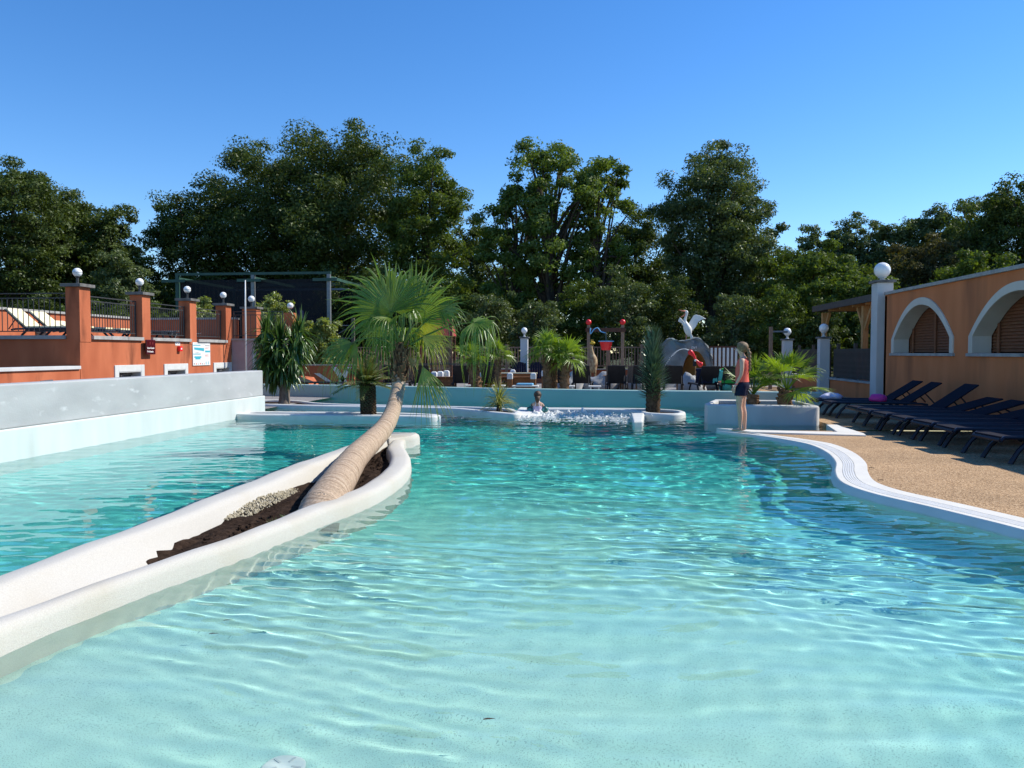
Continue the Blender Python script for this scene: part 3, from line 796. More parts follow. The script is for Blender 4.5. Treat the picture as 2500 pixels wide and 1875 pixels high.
cp_ = ybox('corner_pillar', 7.80, 8.22, 22.16, 22.62, 0, 3.38, M['greypaint'], bld, .015)
ybox('pillar_cap', 7.74, 8.28, 22.10, 22.68, 3.38, 3.45, M['capstone'], cp_, .01)

def globe_lamp(loc, r, label, stem=.10, dark=False, group='globe lamps on pillars'):
    t = thing('globe_lamp', label, 'lamp', loc, 0, group)
    sm = M['iron'] if dark else M['greypaint']
    MB().lathe([(r * .5, 0), (r * .5, .02), (r * .28, .03), (r * .28, stem), (r * .5, stem + .01), (r * .5, stem + .035)], 14).build('stem', sm, t, smooth=True, auto=40)
    MB().sphere((0, 0, stem + .02 + r * .95), r, 20, 12).build('globe', M['globe'], t, smooth=True)
    if dark:
        rg = MB(); rg.tube([(r * 1.01 * math.cos(a * .3142), r * 1.01 * math.sin(a * .3142), stem + .02 + r * .95) for a in range(21)], .004, 5, cap=False); rg.build('seam_ring', M['iron'], t)
    return t
globe_lamp((8.0, 22.39, 3.45), .215, 'large white globe lamp on the arcade corner pillar', .06)

# pergola behind the arcade
pg = thing('pergola', 'wooden pergola with flat roof beside the arcade building', 'pergola', (9.5, 26, 0))
ybox('fascia', 7.92, 8.0, 22.7, 28.9, 2.92, 3.12, M['wood_g'], pg)
ybox('far_fascia', 8.0, 12.5, 28.82, 28.9, 2.92, 3.12, M['wood_g'], pg)
ybox('roof', 8.0, 12.5, 22.7, 28.82, 3.03, 3.10, M['wood_d'], pg)
for y in (23.6, 24.8, 26.0, 27.2): ybox('rafter', 8.0, 12.5, y, y + .07, 2.86, 3.03, M['wood_l'], pg)
for y in (24.2, 28.3):
    ybox('post', 8.12, 8.28, y, y + .16, .1, 2.86, M['wood_l'], pg)
    for s in (-1, 1):
        if y > 28 and s > 0: continue
        q = MB(); q.bar((8.2 - 9.5, y + .08 - 26, 2.1), (8.2 - 9.5, y + .08 + s * .62 - 26, 2.84), .08, .10); q.build('brace', M['wood_l'], pg)
for y in (24.2, 28.3): ybox('inner_post', 11.8, 11.95, y, y + .16, .1, 3.03, M['wood_d'], pg)
hut = thing('red_kiosk', 'dark red wooden kiosk under the pergola', 'kiosk', (10.5, 24.5, .06))
MB().box(-.7, .9, -1.2, .9, 0, 2.2).build('wall', M['redhut'], hut)
MB().box(-.9, 1.1, -1.4, 1.1, 2.2, 2.3).build('roof', M['wood_d'], hut)
MB().box(-.74, -.70, -.7, .4, .9, 1.9).build('hatch', M['darkint'], hut)
for (yl, lb, zz, rr_) in ((23.4, 'clear bulb on a cord near the pergola front', 2.2, .05), (26.0, 'yellow bulb on a cord in the middle of the pergola', 2.05, .045)):
    t = thing('hanging_bulb', lb, 'lamp', (8.9, yl, 2.86)); MB().tube([(0, 0, 0), (0, 0, zz - 2.86)], .008, 6).build('cord', M['iron'], t)
    MB().sphere((0, 0, zz - 2.86 - rr_), rr_, 10, 8, (1, 1, 1.3)).build('bulb', M['yellow'] if rr_ < .05 else M['plasticw'], t, smooth=True)

# low wall, lamp pillars and picket fences along the path
lw = thing('path_wall', 'low ochre wall with grey coping under the picket fences', 'wall', (8, 27, 0))
ybox('wall', 7.9, 8.12, 22.64, 31.8, 0, .56, M['orange_r'], lw)
ybox('coping', 7.84, 8.18, 22.64, 31.8, .56, .62, M['coping'], lw, .008)
def lamp_pillar(x, y, w, h, lab, lamplab, z0=0.0, mat='greypaint', r=.13):
    t = thing('lamp_pillar', lab, 'pillar', (x, y, z0))
    MB().box(-w / 2, w / 2, -w / 2, w / 2, 0, h - .06 - z0).build('shaft', M[mat], t, bevel=.01)
    MB().box(-w / 2 - .05, w / 2 + .05, -w / 2 - .05, w / 2 + .05, h - .06 - z0, h - z0).build('cap', M['capstone'], t, bevel=.008)
    globe_lamp((x, y, h), r, lamplab, .12)
lamp_pillar(7.72, 26.75, .32, 1.98, 'white square pillar between the two picket fences', 'white globe lamp on the pillar between the picket fences', r=.155)
lamp_pillar(7.72, 31.6, .34, 2.0, 'white square pillar at the far end of the picket fence', 'white globe lamp on the pillar at the far picket fence end', r=.15)
def picket_fence(y0, y1, lab):
    t = thing('picket_fence', lab, 'fence', (8.02, (y0 + y1) / 2, .62), 0, 'picket fences along the path wall')
    L_ = y1 - y0
    for z in (.08, .86): MB().box(-.03, .0, -L_ / 2, L_ / 2, z, z + .07).build('rail', M['wood_g'], t)
    n = int(L_ / .105)
    pm = MB().box(-.052, -.031, -.022, .022, .03, .95).build('picket', M['wood_g'], t)
    pm.location.y = -L_ / 2 + .03
    for i in range(1, n):
        c = pm.copy(); COL.objects.link(c); c.location.y = -L_ / 2 + .03 + i * .105
    for i in range(3):
        y = -L_ / 2 + .25 + i * (L_ - .5) / 2
        MB().box(.0, .09, y - .05, y + .05, -.02, 1.12).build('post', M['wood_g'], t)
picket_fence(22.75, 26.55, 'dark picket fence between the corner pillar and the middle lamp pillar')
picket_fence(27.0, 31.35, 'dark picket fence between the middle and the far lamp pillar')
pst = thing('poster', 'colourful poster strip at the end of the near picket fence', 'poster', (7.93, 22.78, .66))
MB().box(-.012, .012, -.10, .12, 0, .98).build('sheet', pmat('colour_print', (.70, .68, .60), (.45, .05, .10), 14, .5, .3, detail=2, c3=(.08, .06, .16), s3=9, t3=(.5, .56)), pst)

# ------------------------------------------------------------------ sun loungers
def lounger(name, label, cat, frame_m, panel_m, ang, loc, rz, group, flip_z=.36, length=1.95, cushion=None, width=.62):
    """head end at +x"""
    t = thing(name, label, cat, loc, rz, group)
    hx = .55; w = width / 2; z = flip_z
    f_ = MB()
    for s in (-1, 1):
        f_.tube([(-1.0, s * w, z - .04), (-.96, s * w, z), (.2, s * w, z), (hx + .25, s * w, z - .01), (.92, s * w, z - .03)], .026, 6)
    f_.tube([(-1.0, -w, z - .03), (-1.0, w, z - .03)], .026, 6)
    f_.build('frame', frame_m, t, smooth=True, auto=50)
    for x in (-.78, .62):
        for s in (-1, 1):
            l_ = MB(); l_.tube([(x + .16 * (1 if x < 0 else -1), s * (w - .01), z - .01), (x, s * (w - .005), z * .5), (x - .10 * (1 if x < 0 else -1), s * w, .0)], [.032, .028, .03], 6)
            l_.build('leg', frame_m, t, smooth=True, auto=50)
    sm = MB(); sm.box(-1.0, hx, -w + .02, w - .02, z - .012, z + .014); se_ = sm.build('seat', panel_m, t, bevel=.008)
    a = R(ang); L_ = .78; bx, bz = hx + L_ * math.cos(a), z + L_ * math.sin(a)
    bk = MB(); nx, nz = -math.sin(a), math.cos(a)
    e = .014
    bk.add([(hx + .01 - nx * e, -w, z - nz * e), (hx + .01 - nx * e, w, z - nz * e), (bx - nx * e, w - .03, bz - nz * e), (bx - nx * e, -w + .03, bz - nz * e),
            (hx + .01 + nx * e, -w, z + nz * e), (hx + .01 + nx * e, w, z + nz * e), (bx + nx * e, w - .03, bz + nz * e), (bx + nx * e, -w + .03, bz + nz * e)],
           [(0, 1, 2, 3), (7, 6, 5, 4), (0, 4, 5, 1), (1, 5, 6, 2), (2, 6, 7, 3), (3, 7, 4, 0)])
    bo = bk.build('backrest', panel_m, t, bevel=.012)
    sl_ = MB()
    for s in (-1, 1):
        m_ = .5 * L_; sl_.tube([(hx + m_ * math.cos(a), s * (w - .06), z + m_ * math.sin(a)), (hx + m_ * math.cos(a) + .20, s * (w - .06), z - .01)], .014, 5)
    sl_.build('back_strut', frame_m, bo)
    hb = MB()
    for k in range(6):
        y = -w + .10 + k * (2 * w - .2) / 5
        ct, st_ = math.cos(a), math.sin(a)
        c_ = (hx + .70 * ct, y, z + .70 * st_)
        hb.box(c_[0] - .02, c_[0] + .02, y - .022, y + .022, c_[2] - .02, c_[2] + .02)
    if cushion:
        cs = MB(); q = .03
        cs.box(-.99, hx - .02, -w + .03, w - .03, z + .016, z + .016 + .05)
        cs.add([(hx + nx * e, -w + .03, z + .02), (hx + nx * e, w - .03, z + .02), (bx + nx * (e + .002), w - .05, bz), (bx + nx * (e + .002), -w + .05, bz),
                (hx + nx * .065, -w + .03, z + nz * .065), (hx + nx * .065, w - .03, z + nz * .065), (bx + nx * .065, w - .05, bz + nz * .05), (bx + nx * .065, -w + .05, bz + nz * .05)],
               [(0, 1, 2, 3), (7, 6, 5, 4), (0, 4, 5, 1), (1, 5, 6, 2), (2, 6, 7, 3), (3, 7, 4, 0)])
        cs.build('cushion', cushion, se_, bevel=.015)
    return t
navy_spots = [(17.9, 33, 'farthest navy lounger of the row by the arcade, a printed towel on it'), (17.05, 33, 'second farthest navy lounger by the arcade, with a pink bag on it'),
              (15.45, 35, 'third navy lounger from the far end by the arcade, backrest raised high'), (14.7, 17, 'fourth navy lounger from the far end of the arcade row, backrest low'),
              (13.9, 17, 'fifth navy lounger from the far end of the arcade row, backrest low'), (13.05, 15, 'sixth navy lounger from the far end of the arcade row, backrest low'),
              (12.3, 35, 'navy lounger with raised backrest before the second arch, seventh from the far end'), (11.4, 30, 'navy lounger half cut by the right picture edge, eighth from the far end'),
              (10.4, 30, 'nearest navy lounger at the right picture edge')]
for y, a_, lb in navy_spots:
    lounger('sun_lounger', lb, 'sun lounger', M['navy'], M['navy_sling'], a_, (6.0 + random.uniform(-.05, .05), y, DZ), R(random.uniform(-3, 3)), 'navy loungers along the arcade', .33)
# towel heap and pink bag
def heap(name, lab, cat, mat, c, r, sc, seed, amp=.35):
    rr = random.Random(seed); m = MB(); m.sphere((0, 0, 0), 1, 16, 9)
    v2 = []
    for p in m.v:
        k = 1 + amp * (math.sin(p[0] * 5 + seed) * math.sin(p[1] * 4 + 1) + .5 * math.sin(p[2] * 7 + p[0] * 6)) * .6
        v2.append((p[0] * r * sc[0] * k, p[1] * r * sc[1] * k, max(-.3, p[2]) * r * sc[2] * k + r * sc[2] * .3))
    m.v = v2
    o = m.build(name, mat, smooth=True); o.location = c
    return setp(o, lab, cat)
heap('towel', 'crumpled pale blue printed towel on the farthest navy lounger', 'towel', M['lilaccloth'], (5.35, 17.95, DZ + .345), .2, (1.2, .9, .5), 2)
heap('bag', 'pink bag on the second farthest navy lounger', 'bag', M['pink'], (6.05, 17.05, DZ + .345), .17, (1.1, .8, .75), 4, .15)

# ------------------------------------------------------------------ left terrace
TX = -12.0
ter = thing('terrace_building', 'orange rendered terrace wall with pillars and cellar windows on the left', 'building', (TX, 21, 0))
WINS = [(18.28, 19.57), (20.54, 21.82), (23.39, 24.62)]
def terr_front():
    m = MB(); cuts = [17.0]
    for a, b in WINS: cuts += [a + .16, b - .14]
    cuts.append(24.66)
    for i in range(len(cuts) - 1):
        a, b = cuts[i], cuts[i + 1]
        if i % 2 == 0: m.add([(0, a - 21, 0), (0, b - 21, 0), (0, b - 21, 1.77), (0, a - 21, 1.77)], [(0, 1, 2, 3)])
        else:
            m.add([(0, a - 21, .96), (0, b - 21, .96), (0, b - 21, 1.77), (0, a - 21, 1.77)], [(0, 1, 2, 3)])
            m.add([(0, a - 21, 0), (0, b - 21, 0), (0, b - 21, .35), (0, a - 21, .35)], [(0, 1, 2, 3)])
    m.add([(0, 17 - 21, 0), (-8, 17 - 21, 0), (-8, 17 - 21, 1.77), (0, 17 - 21, 1.77)], [(0, 1, 2, 3)])
    return m
terr_front().build('wall', M['orange'], ter, fix=False)
ybox('terrace_floor', -20, TX - .02, 17.02, 30, 1.60, 1.75, M['asphalt'], ter)
ybox('front_coping', -20, TX - .36, 16.94, 17.3, 1.772, 1.86, M['coping'], ter)
for k, (a, b) in enumerate([(17.42, 19.52), (19.94, 21.98), (22.40, 24.28)]):
    n_ = 3
    for j in range(n_):
        ya, yb = a + (b - a) * j / n_, a + (b - a) * (j + 1) / n_
        ybox('coping_slab', TX - .32, TX + .07, ya + .004, yb - .004, 1.772, 1.86 + .004 * (j % 2), M['coping'], ter, .006)
for i, (a, b) in enumerate([(17.0, 17.40), (19.54, 19.92), (22.0, 22.38), (24.28, 24.66)]):
    pl_ = ybox('pillar', TX - .34, TX + .012, a - .002, b, 1.70, 3.0, M['orange'], ter, .008)
    ybox('pillar_cap', TX - .42, TX + .09, a - .08, b + .08, 3.0, 3.075, M['capstone'], pl_, .008)
    names = ['white globe lamp on the nearest orange terrace pillar', 'white globe lamp on the second orange terrace pillar', 'white globe lamp on the third orange terrace pillar', 'white globe lamp on the fourth orange terrace pillar, behind the white pole']
    globe_lamp((TX - .165, (a + b) / 2, 3.075), .105, names[i], .16, True)
for i, (a, b) in enumerate(WINS):
    w_ = MB(); o_ = .16; top = 1.13
    w_.box(-.02, .03, a - 21, a + o_ - 21, 0.3, top); w_.box(-.02, .03, b - .14 - 21, b - 21, .3, top); w_.box(-.02, .03, a + o_ - 21, b - .14 - 21, .96, top)
    wo = w_.build('window', M['white'], ter, bevel=.008)
    m = MB(); m.box(-.30, .02, a + o_ - 21, a + o_ + .02 - 21, .35, .96); m.box(-.30, .02, b - .16 - 21, b - .14 - 21, .35, .96); m.box(-.30, .02, a + o_ + .02 - 21, b - .16 - 21, .94, .96)
    m.build('window_reveal', M['greypaint'], wo)
    fr = MB(); fr.box(-.26, -.22, a + o_ + .02 - 21, b - .16 - 21, .85, .94); fr.box(-.26, -.22, a + .6 - 21, a + .66 - 21, .35, .85)
    fo = fr.build('window_frame', M['frame'], wo)
    pn = MB(); pn.box(-.29, -.265, a + o_ + .02 - 21, b - .16 - 21, .35, .94); pn.build('window_pane', M['pane'], wo)
    ca = MB(); ca.bar((-.2, a + .66 - 21, .4), (-.2, a + .66 - 21, .88), .05, .05); ca.bar((-.05, a + .35 - 21, .86), (-.2, a + .66 - 21, .88), .03, .05); ca.build('open_casement', M['frame'], wo)

def railing(p, q, lab, zb, zt, sp=.105, mat='iron', curl=True):
    """iron railing bay from p to q (x, y)"""
    p, q = Vector((p[0], p[1], 0)), Vector((q[0], q[1], 0)); L_ = (q - p).length; d = (q - p).normalized()
    t = thing('iron_railing', lab, 'railing', (p.x, p.y, zb), math.atan2(d.y, d.x), 'black iron railings of the terrace')
    h = zt - zb
    for nm, z in (('top_rail', h), ('upper_rail', h - .11), ('bottom_rail', .10)):
        MB().box(0, L_, -.012, .012, z - .012, z + .012).build(nm, M[mat], t)
    n = int(L_ / sp)
    b0 = MB().box(-.007, .007, -.007, .007, .10, h - .11).build('baluster', M[mat], t)
    b0.location.x = L_ / n * .5
    for i in range(1, n):
        c = b0.copy(); COL.objects.link(c); c.location.x = L_ / n * (i + .5)
    for x in (.015, L_ - .015): MB().box(x - .014, x + .014, -.014, .014, 0, h).build('end_post', M[mat], t)
    if curl:
        for x in (.16, L_ - .16):
            m = MB(); m.tube([(x + .045 * math.cos(a * .3307), 0, h - .055 + .042 * math.sin(a * .3307)) for a in range(20)], .006, 5, cap=False); m.build('scroll_ring', M[mat], t)
railing((TX - .17, 17.42), (TX - .17, 19.53), 'black railing bay between the first and second orange pillar', 1.86, 2.82)
railing((TX - .17, 19.93), (TX - .17, 21.99), 'black railing bay between the second and third orange pillar', 1.86, 2.82)
railing((TX - .17, 22.39), (TX - .17, 24.27), 'black railing bay between the third and fourth orange pillar', 1.86, 2.82)
railing((-18.2, 17.12), (TX - .36, 17.12), 'black railing at the far left in front of the cream loungers', 1.86, 2.86, .135)
# terrace back walls
tb = thing('terrace_back_wall', 'orange parapet wall behind the cream loungers on the terrace', 'wall', (-16.8, 21, 1.75))
ybox('wall', -17.0, -16.8, 13, 27.2, 1.75, 2.68, M['orange'], tb)
ybox('coping', -17.06, -16.74, 13, 27.2, 2.68, 2.75, M['coping'], tb)
ybox('cross_wall', -16.8, -12.9, 26.9, 27.1, 1.75, 2.66, M['orange'], tb)
ybox('cross_coping', -16.8, -12.9, 26.84, 27.16, 2.66, 2.73, M['coping'], tb)
vt = MB()
for k in range(6): vt.box(.0, .02, -.24, .24, .05 + k * .045, .075 + k * .045)
o = vt.build('wall_grille', M['iron'], None); o.location = (-16.78, 22.0, 1.95); setp(o, 'dark slatted grille low on the terrace parapet between cream loungers', 'grille')
for x, y, a_, rz, lb in ((-13.95, 18.7, 40, 178, 'cream cushioned lounger at the far left edge of the terrace'), (-14.1, 19.75, 38, 176, 'cream cushioned lounger with steep backrest, middle of the terrace'),
                         (-14.15, 20.75, 20, 176, 'cream cushioned lounger with low backrest beside the first orange pillar')):
    lounger('terrace_lounger', lb, 'sun lounger', M['navy'], M['black'], a_, (x, y, 1.75), R(rz), 'loungers on the terrace', .32, cushion=M['cream'])
for x, y, lb in ((-13.0, 21.6, 'flat dark lounger behind the first railing bay'), (-13.8, 22.6, 'flat dark lounger behind the second railing bay'), (-13.8, 24.4, 'flat dark lounger behind the third railing bay')):
    lounger('terrace_lounger', lb, 'sun lounger', M['navy'], M['greypanel'], 4, (x, y, 1.75), R(95), 'loungers on the terrace', .32, cushion=M['cream'] if y < 21 else None)

# low wall running towards the camera on the left
lo = thing('low_orange_wall', 'low orange wall with pale coping at the left picture edge', 'wall', (-12.1, 12, 0))
ybox('wall', -12.3, TX, 0, 16.98, 0, 1.06, M['orange'], lo)
ybox('coping', -12.36, TX + .05, 0, 16.96, 1.06, 1.14, M['greypaint'], lo, .01)
# mauve service block with plank door
ms = thing('service_block', 'mauve rendered service block with a plank door', 'building', (-11, 26, 0))
ybox('wall', -11.99, -11.28, 24.67, 25.3, 0, 1.86, M['mauve'], ms)
ybox('wall_side', -10.48, -10.2, 24.67, 25.3, 0, 1.86, M['mauve'], ms)
ybox('lintel', -11.28, -10.48, 24.67, 25.3, 1.58, 1.86, M['mauve'], ms)
ybox('door_frame', -11.28, -11.19, 24.70, 24.80, 0, 1.578, M['greypaint'], ms)
dr = ybox('door', -11.19, -10.48, 24.80, 24.83, .05, 1.577, M['darkint'], ms)
for k in range(6): ybox('door_plank', -11.185 + k * .118, -11.185 + k * .118 + .112, 24.775 - .004 * (k % 2), 24.798, .05, 1.576, M['door'], dr, .004)
ybox('upper_slab', -12.0, -10.15, 24.62, 25.35, 1.862, 1.92, M['coping'], ms)
railing((-11.95, 24.72), (-10.22, 24.72), 'thin black railing on top of the mauve service block', 1.92, 2.82, .17, curl=False)
p5 = thing('orange_pillar', 'separate orange pillar behind the railing of the service block', 'pillar', (-12.35, 27.0, 1.75))
MB().box(-.27, .27, -.2, .2, 0, 1.29).build('shaft', M['orange'], p5, bevel=.01)
MB().box(-.33, .33, -.26, .26, 1.29, 1.36).build('cap', M['capstone'], p5)
globe_lamp((-12.35, 27.0, 3.11), .12, 'white globe lamp on the separate orange pillar behind the pole', .16, True)
lp = thing('orange_pillar', 'orange pillar hidden behind the drooping yucca tree, only its lamp in view', 'pillar', (-12.5, 31, 1.0))
MB().box(-.2, .2, -.2, .2, -1.0, 2.1).build('shaft', M['orange'], lp, bevel=.01)
globe_lamp((-12.5, 31, 3.1), .13, 'white globe lamp above the drooping yucca tree', .16, True)
po = MB().tube([(0, 0, 0), (0, 0, 3.1), (.01, 0, 3.78)], [.03, .026, .018], 8).build('white_pole', M['plasticw'], smooth=True)
po.location = (-11.35, 24.35, .05); setp(po, 'thin white pole standing before the mauve service block', 'pole')
# signs
def panel(name, lab, cat, y0, y1, z0, z1, mat, off=.0, th=.03, x=TX, bev=.0):
    t = thing(name, lab, cat, (x + off, (y0 + y1) / 2, z0))
    w = (y1 - y0) / 2
    t_b = MB().box(0, th, -w, w, 0, z1 - z0).build('board', mat, t, bevel=bev)
    panel.board = t_b
    return t
def text(s, size, mat, parent, loc, name='lettering', bold=.0):
    c = bpy.data.curves.new(name, 'FONT'); c.body = s; c.size = size; c.offset = bold; c.extrude = .001
    tmp = bpy.data.objects.new(name, c); COL.objects.link(tmp)
    dg = bpy.context.evaluated_depsgraph_get(); me = bpy.data.meshes.new_from_object(tmp.evaluated_get(dg))
    bpy.data.objects.remove(tmp); me.materials.clear(); me.materials.append(mat)
    o = bpy.data.objects.new(name, me); COL.objects.link(o); o.parent = parent
    o.location = loc; o.rotation_euler = (math.pi / 2, 0, math.pi / 2)
    return o
sg = panel('bath_sign', 'maroon sign with white lettering on the orange wall', 'sign', 19.50, 19.93, 1.40, 1.80, M['maroon'], .09, .05, bev=.02)
sgb = panel.board
text('Grand bassin', .064, M['plasticw'], sgb, (.053, -.195, .155), bold=.002)
text('Petit bassin', .064, M['plasticw'], sgb, (.053, -.195, .06), bold=.002)
br = MB(); br.box(-.09, 0, -.1, .1, .1, .3); br.build('bracket', M['iron'], sg)
for k in range(2): MB().box(.05, .053, -.06 + .13 * k, -.045 + .13 * k, .27, .34).build('faded_mark', M['redhut'], sgb)
nt_ = panel('small_notice', 'small white notice above the red alarm box', 'sign', 21.16, 21.42, 1.66, 1.765, M['plasticw'], .0, .01)
MB().box(.0105, .012, -.08, -.03, .04, .075).build('print', M['ink2'], nt_); MB().box(.0105, .012, .02, .08, .045, .065).build('print', M['ink2'], nt_)
al = panel('alarm_box', 'small red alarm box on the orange wall', 'alarm', 21.27, 21.42, 1.49, 1.64, M['red'], .0, .09, bev=.01)
MB().box(.09, .095, -.03, .03, .05, .1).build('push_plate', M['plasticw'], al)
bd = panel('information_board', 'white information board with blue diagrams on the orange wall', 'sign', 22.10, 23.16, 1.06, 1.765, M['plasticw'], .01, .02)
X_ = .0215
bdb = panel.board
def ink(y0, y1, z0, z1, m, nm='print'):
    MB().box(X_ - .002, X_, y0 - .53, y1 - .53, z0, z1).build(nm, M[m], bdb)
for y0, y1, z0, z1, m in ((0.02, .46, .60, .625, 'ink'), (.74, 1.02, .60, .62, 'ink2'), (.02, .46, .335, .36, 'ink'), (.74, 1.05, .40, .455, 'ink'),
                          (.08, .5, .23, .28, 'ink'), (.14, .44, .185, .23, 'ink')): ink(y0, y1, z0, z1, m)
dg_ = MB(); dg_.prism([(-.45, .55), (.14, .53), (.14, .435), (-.45, .485)], 0, .002)
dg_.v = [(X_ - .001 + p[2], p[0], p[1]) for p in dg_.v]; dg_.build('pool_diagram', M['ink'], bdb)
for k in range(7): ink(.74, 1.0 - .06 * (k % 3), .54 - .016 * k - (.17 if k > 2 else 0), .546 - .016 * k - (.17 if k > 2 else 0), 'ink3')
for k in range(3): ink(.15, .4 - .05 * k, .40 - .012 * k, .404 - .012 * k, 'ink2')
for k in range(9): ink(.10 + .075 * k, .10 + .075 * k + .05 + .012 * (k % 2), .652, .664, 'ink2', 'title_print')
for k in range(6): ink(.05 + .12 * k, .11 + .12 * k, .03, .075 - .01 * (k % 3), 'ink2' if k % 2 == 0 else 'ink3', 'pictogram')
for k in range(4): ink(.76 + .14 * (k % 2), .82 + .14 * (k % 2), .03 + .05 * (k // 2), .06 + .05 * (k // 2), 'ink', 'pictogram')
# two grey lounger backs behind the grey wall
for px_, py_, Yv, lb in ((45, 925, 11.2, 'dark grey lounger back at the left edge behind the grey pool wall'), (503, 898, 18.6, 'dark grey lounger back below the information board')):
    c = at(px_, py_, Yv)
    lounger('grey_lounger', lb, 'sun lounger', M['greypanel'], M['greypanel'], 52, (c.x - .75, c.y, .05), R(20), 'grey loungers behind the pool wall', .34)

# ------------------------------------------------------------------ palms and yuccas
def fan_frond(parent, base, hub, direc, nrm, L_, spread, droop, nseg, mat, fold=.4, pet_r=.012, arch=.12, split=.48, name='frond', seed=0, petm=None, gdir=(0, 0, -1)):
    rr = random.Random(seed)
    base, hub, d, n = Vector(base), Vector(hub), Vector(direc).normalized(), Vector(nrm).normalized()
    s = n.cross(d).normalized(); n = d.cross(s).normalized()
    m = MB()
    mid = base.lerp(hub, .55) + Vector((0, 0, arch * (hub - base).length))
    pts = [base.lerp(mid, u * 2).lerp(mid.lerp(hub, max(0, u * 2 - 1)), u) if False else ((1 - u) ** 2 * base + 2 * u * (1 - u) * mid + u * u * hub) for u in [k / 6 for k in range(7)]]
    m.tube(pts, [pet_r * (1.5 - .9 * k / 6) for k in range(7)], 5, 0, cap=True)
    G = Vector(gdir)
    da = 2 * spread / nseg
    ts = [0, .24, split, .62, .75, .88, 1.0]
    for i in range(nseg):
        a = -spread + da * (i + .5); c_, s_ = math.cos(a), math.sin(a)
        ln = L_ * (1 - .22 * (a / spread) ** 2) * rr.uniform(.9, 1.06)
        dd = d * c_ + s * s_
        bend = droop * rr.uniform(.3, 2.2); tw = rr.uniform(-.10, .10); wob = rr.uniform(-.14, .14)
        rows = []
        for t_ in ts:
            r_ = ln * t_
            free = max(0, (t_ - split * .8) / (1 - split * .8))
            p = hub + dd * r_ + n * (fold * r_ * .18 * math.cos(a * 1.2) + wob * free * ln) + G * (ln * (bend * (free ** 1.7) * .8 + droop * .10 * t_ * t_)) - dd * (ln * bend * .34 * free ** 2.2)
            p = p + s * (tw * free * ln)
            if t_ <= split: hw = r_ * math.tan(da / 2)
            else: hw = ln * split * math.tan(da / 2) * (1 - ((t_ - split) / (1 - split)) ** 1.1) * .85
            hw = max(hw, .0008)
            side = (s * c_ - d * s_)
            rows.append((p - side * hw, p + n * hw * .55, p + side * hw))
        b = len(m.v)
        for r_ in rows: m.v.extend([tuple(q) for q in r_])
        for k in range(len(rows) - 1):
            for j in range(2):
                m.f.append((b + k * 3 + j, b + k * 3 + j + 1, b + (k + 1) * 3 + j + 1, b + (k + 1) * 3 + j)); m.m.append(0)
    return m.build(name, mat, parent, smooth=False, fix=False)

def trunk_mesh(pts, rad, name, mat, parent, n=24, ring=.0, seed=0):
    """a tapered trunk along a curve with slightly uneven rings and a length UV"""
    P = interp(pts, 20); Rr = []
    q = interp([(r, 0, 0) for r in rad], 20); Rr = [v_.x for v_ in q]
    rr = random.Random(seed)
    m = MB(); rad2 = [r * (1 + ring * rr.uniform(-1, 1)) for i, r in enumerate(Rr)]
    m.tube(P, rad2, n)
    o = m.build(name, mat, parent, smooth=True, fix=False)
    L_ = [0]
    for i in range(1, len(P)): L_.append(L_[-1] + (P[i] - P[i - 1]).length)
    uv = o.data.uv_layers.new(name='len'); 
    for lp_ in o.data.loops:
        uv.data[lp_.index].uv = (L_[min(lp_.vertex_index // n, len(L_) - 1)], 0)
    return o

pal = thing('leaning_palm', 'tall fan palm with a pale leaning trunk growing out of the boat shaped planter', 'palm', (-2.46, 6.75, 0))
PO = Vector((2.46, -6.75, 0))
tp = [(-2.33, 6.2, -.25), (-2.40, 6.55, .0), (-2.44, 6.95, .11), (-2.60, 7.9, .185), (-2.78, 8.85, .215), (-2.91, 9.9, .265), (-3.0, 10.9, .36), (-3.11, 11.8, .54), (-3.175, 12.4, .87), (-3.19, 12.6, 1.22), (-3.185, 12.66, 1.42)]
trunk_mesh([Vector(p) + PO for p in tp], [.215, .195, .174, .160, .152, .145, .135, .123, .113, .108, .106], 'trunk', M['trunkpalm'], pal, 28, .024, 2)
CR = Vector((-3.19, 12.68, 1.48)) + PO
fb_ = MB(); rs = random.Random(9)          # old leaf bases wrapped round the neck
for k in range(130):
    a = rs.uniform(0, 6.28); z = rs.uniform(-.52, .04); r0 = .120; e = rs.uniform(.06, .2)
    p = CR + Vector((math.cos(a) * r0, math.sin(a) * r0 + (.42 * z if z < -.05 else 0), z - .02)); q = p + Vector((math.cos(a + rs.uniform(-.5, .5)) * e * .35, math.sin(a) * e * .35, e)) * rs.choice((1, 1, -.6))
    fb_.bar(p, q, rs.uniform(.02, .05), .012)
fb_.build('leaf_bases', M['fibre'], pal, fix=False)
nk = MB(); nk.tube([CR + Vector(q) for q in ((.008, -.16, -.46), (.004, -.12, -.36), (0, -.06, -.2), (0, -.02, -.08), (0, 0, .14))], [.106, .120, .126, .128, .07], 16); nk.build('neck_fibre', M['trunkdark'], pal, smooth=True)
def pf(hub, direc, nrm, L_, sp=110, droop=.4, mat='palm', nseg=40, seed=0, arch=.15, bo=(0, 0, 0), pr=.014):
    """hub/direction given as offsets (x right, y away, z up) from the crown"""
    fan_frond(pal, CR + Vector(bo), CR + Vector(hub), direc, nrm, L_, R(sp), droop, nseg, M[mat], seed=seed, arch=arch, pet_r=pr)
pf((-.14, -.14, .64), (-.30, -.10, 1), (.22, -1, .05), 1.30, 96, .24, seed=1, nseg=40)
pf((.20, .06, .50), (.34, .05, 1), (-.1, -1, .1), 1.20, 80, .18, seed=2, nseg=36)
pf((-.22, .15, .56), (-.62, .1, .85), (-.2, -1, .4), .95, 70, .7, seed=3, nseg=28)
pf((.66, .05, .68), (.95, -.1, .30), (-.1, -.8, .6), .62, 90, .40, seed=4)
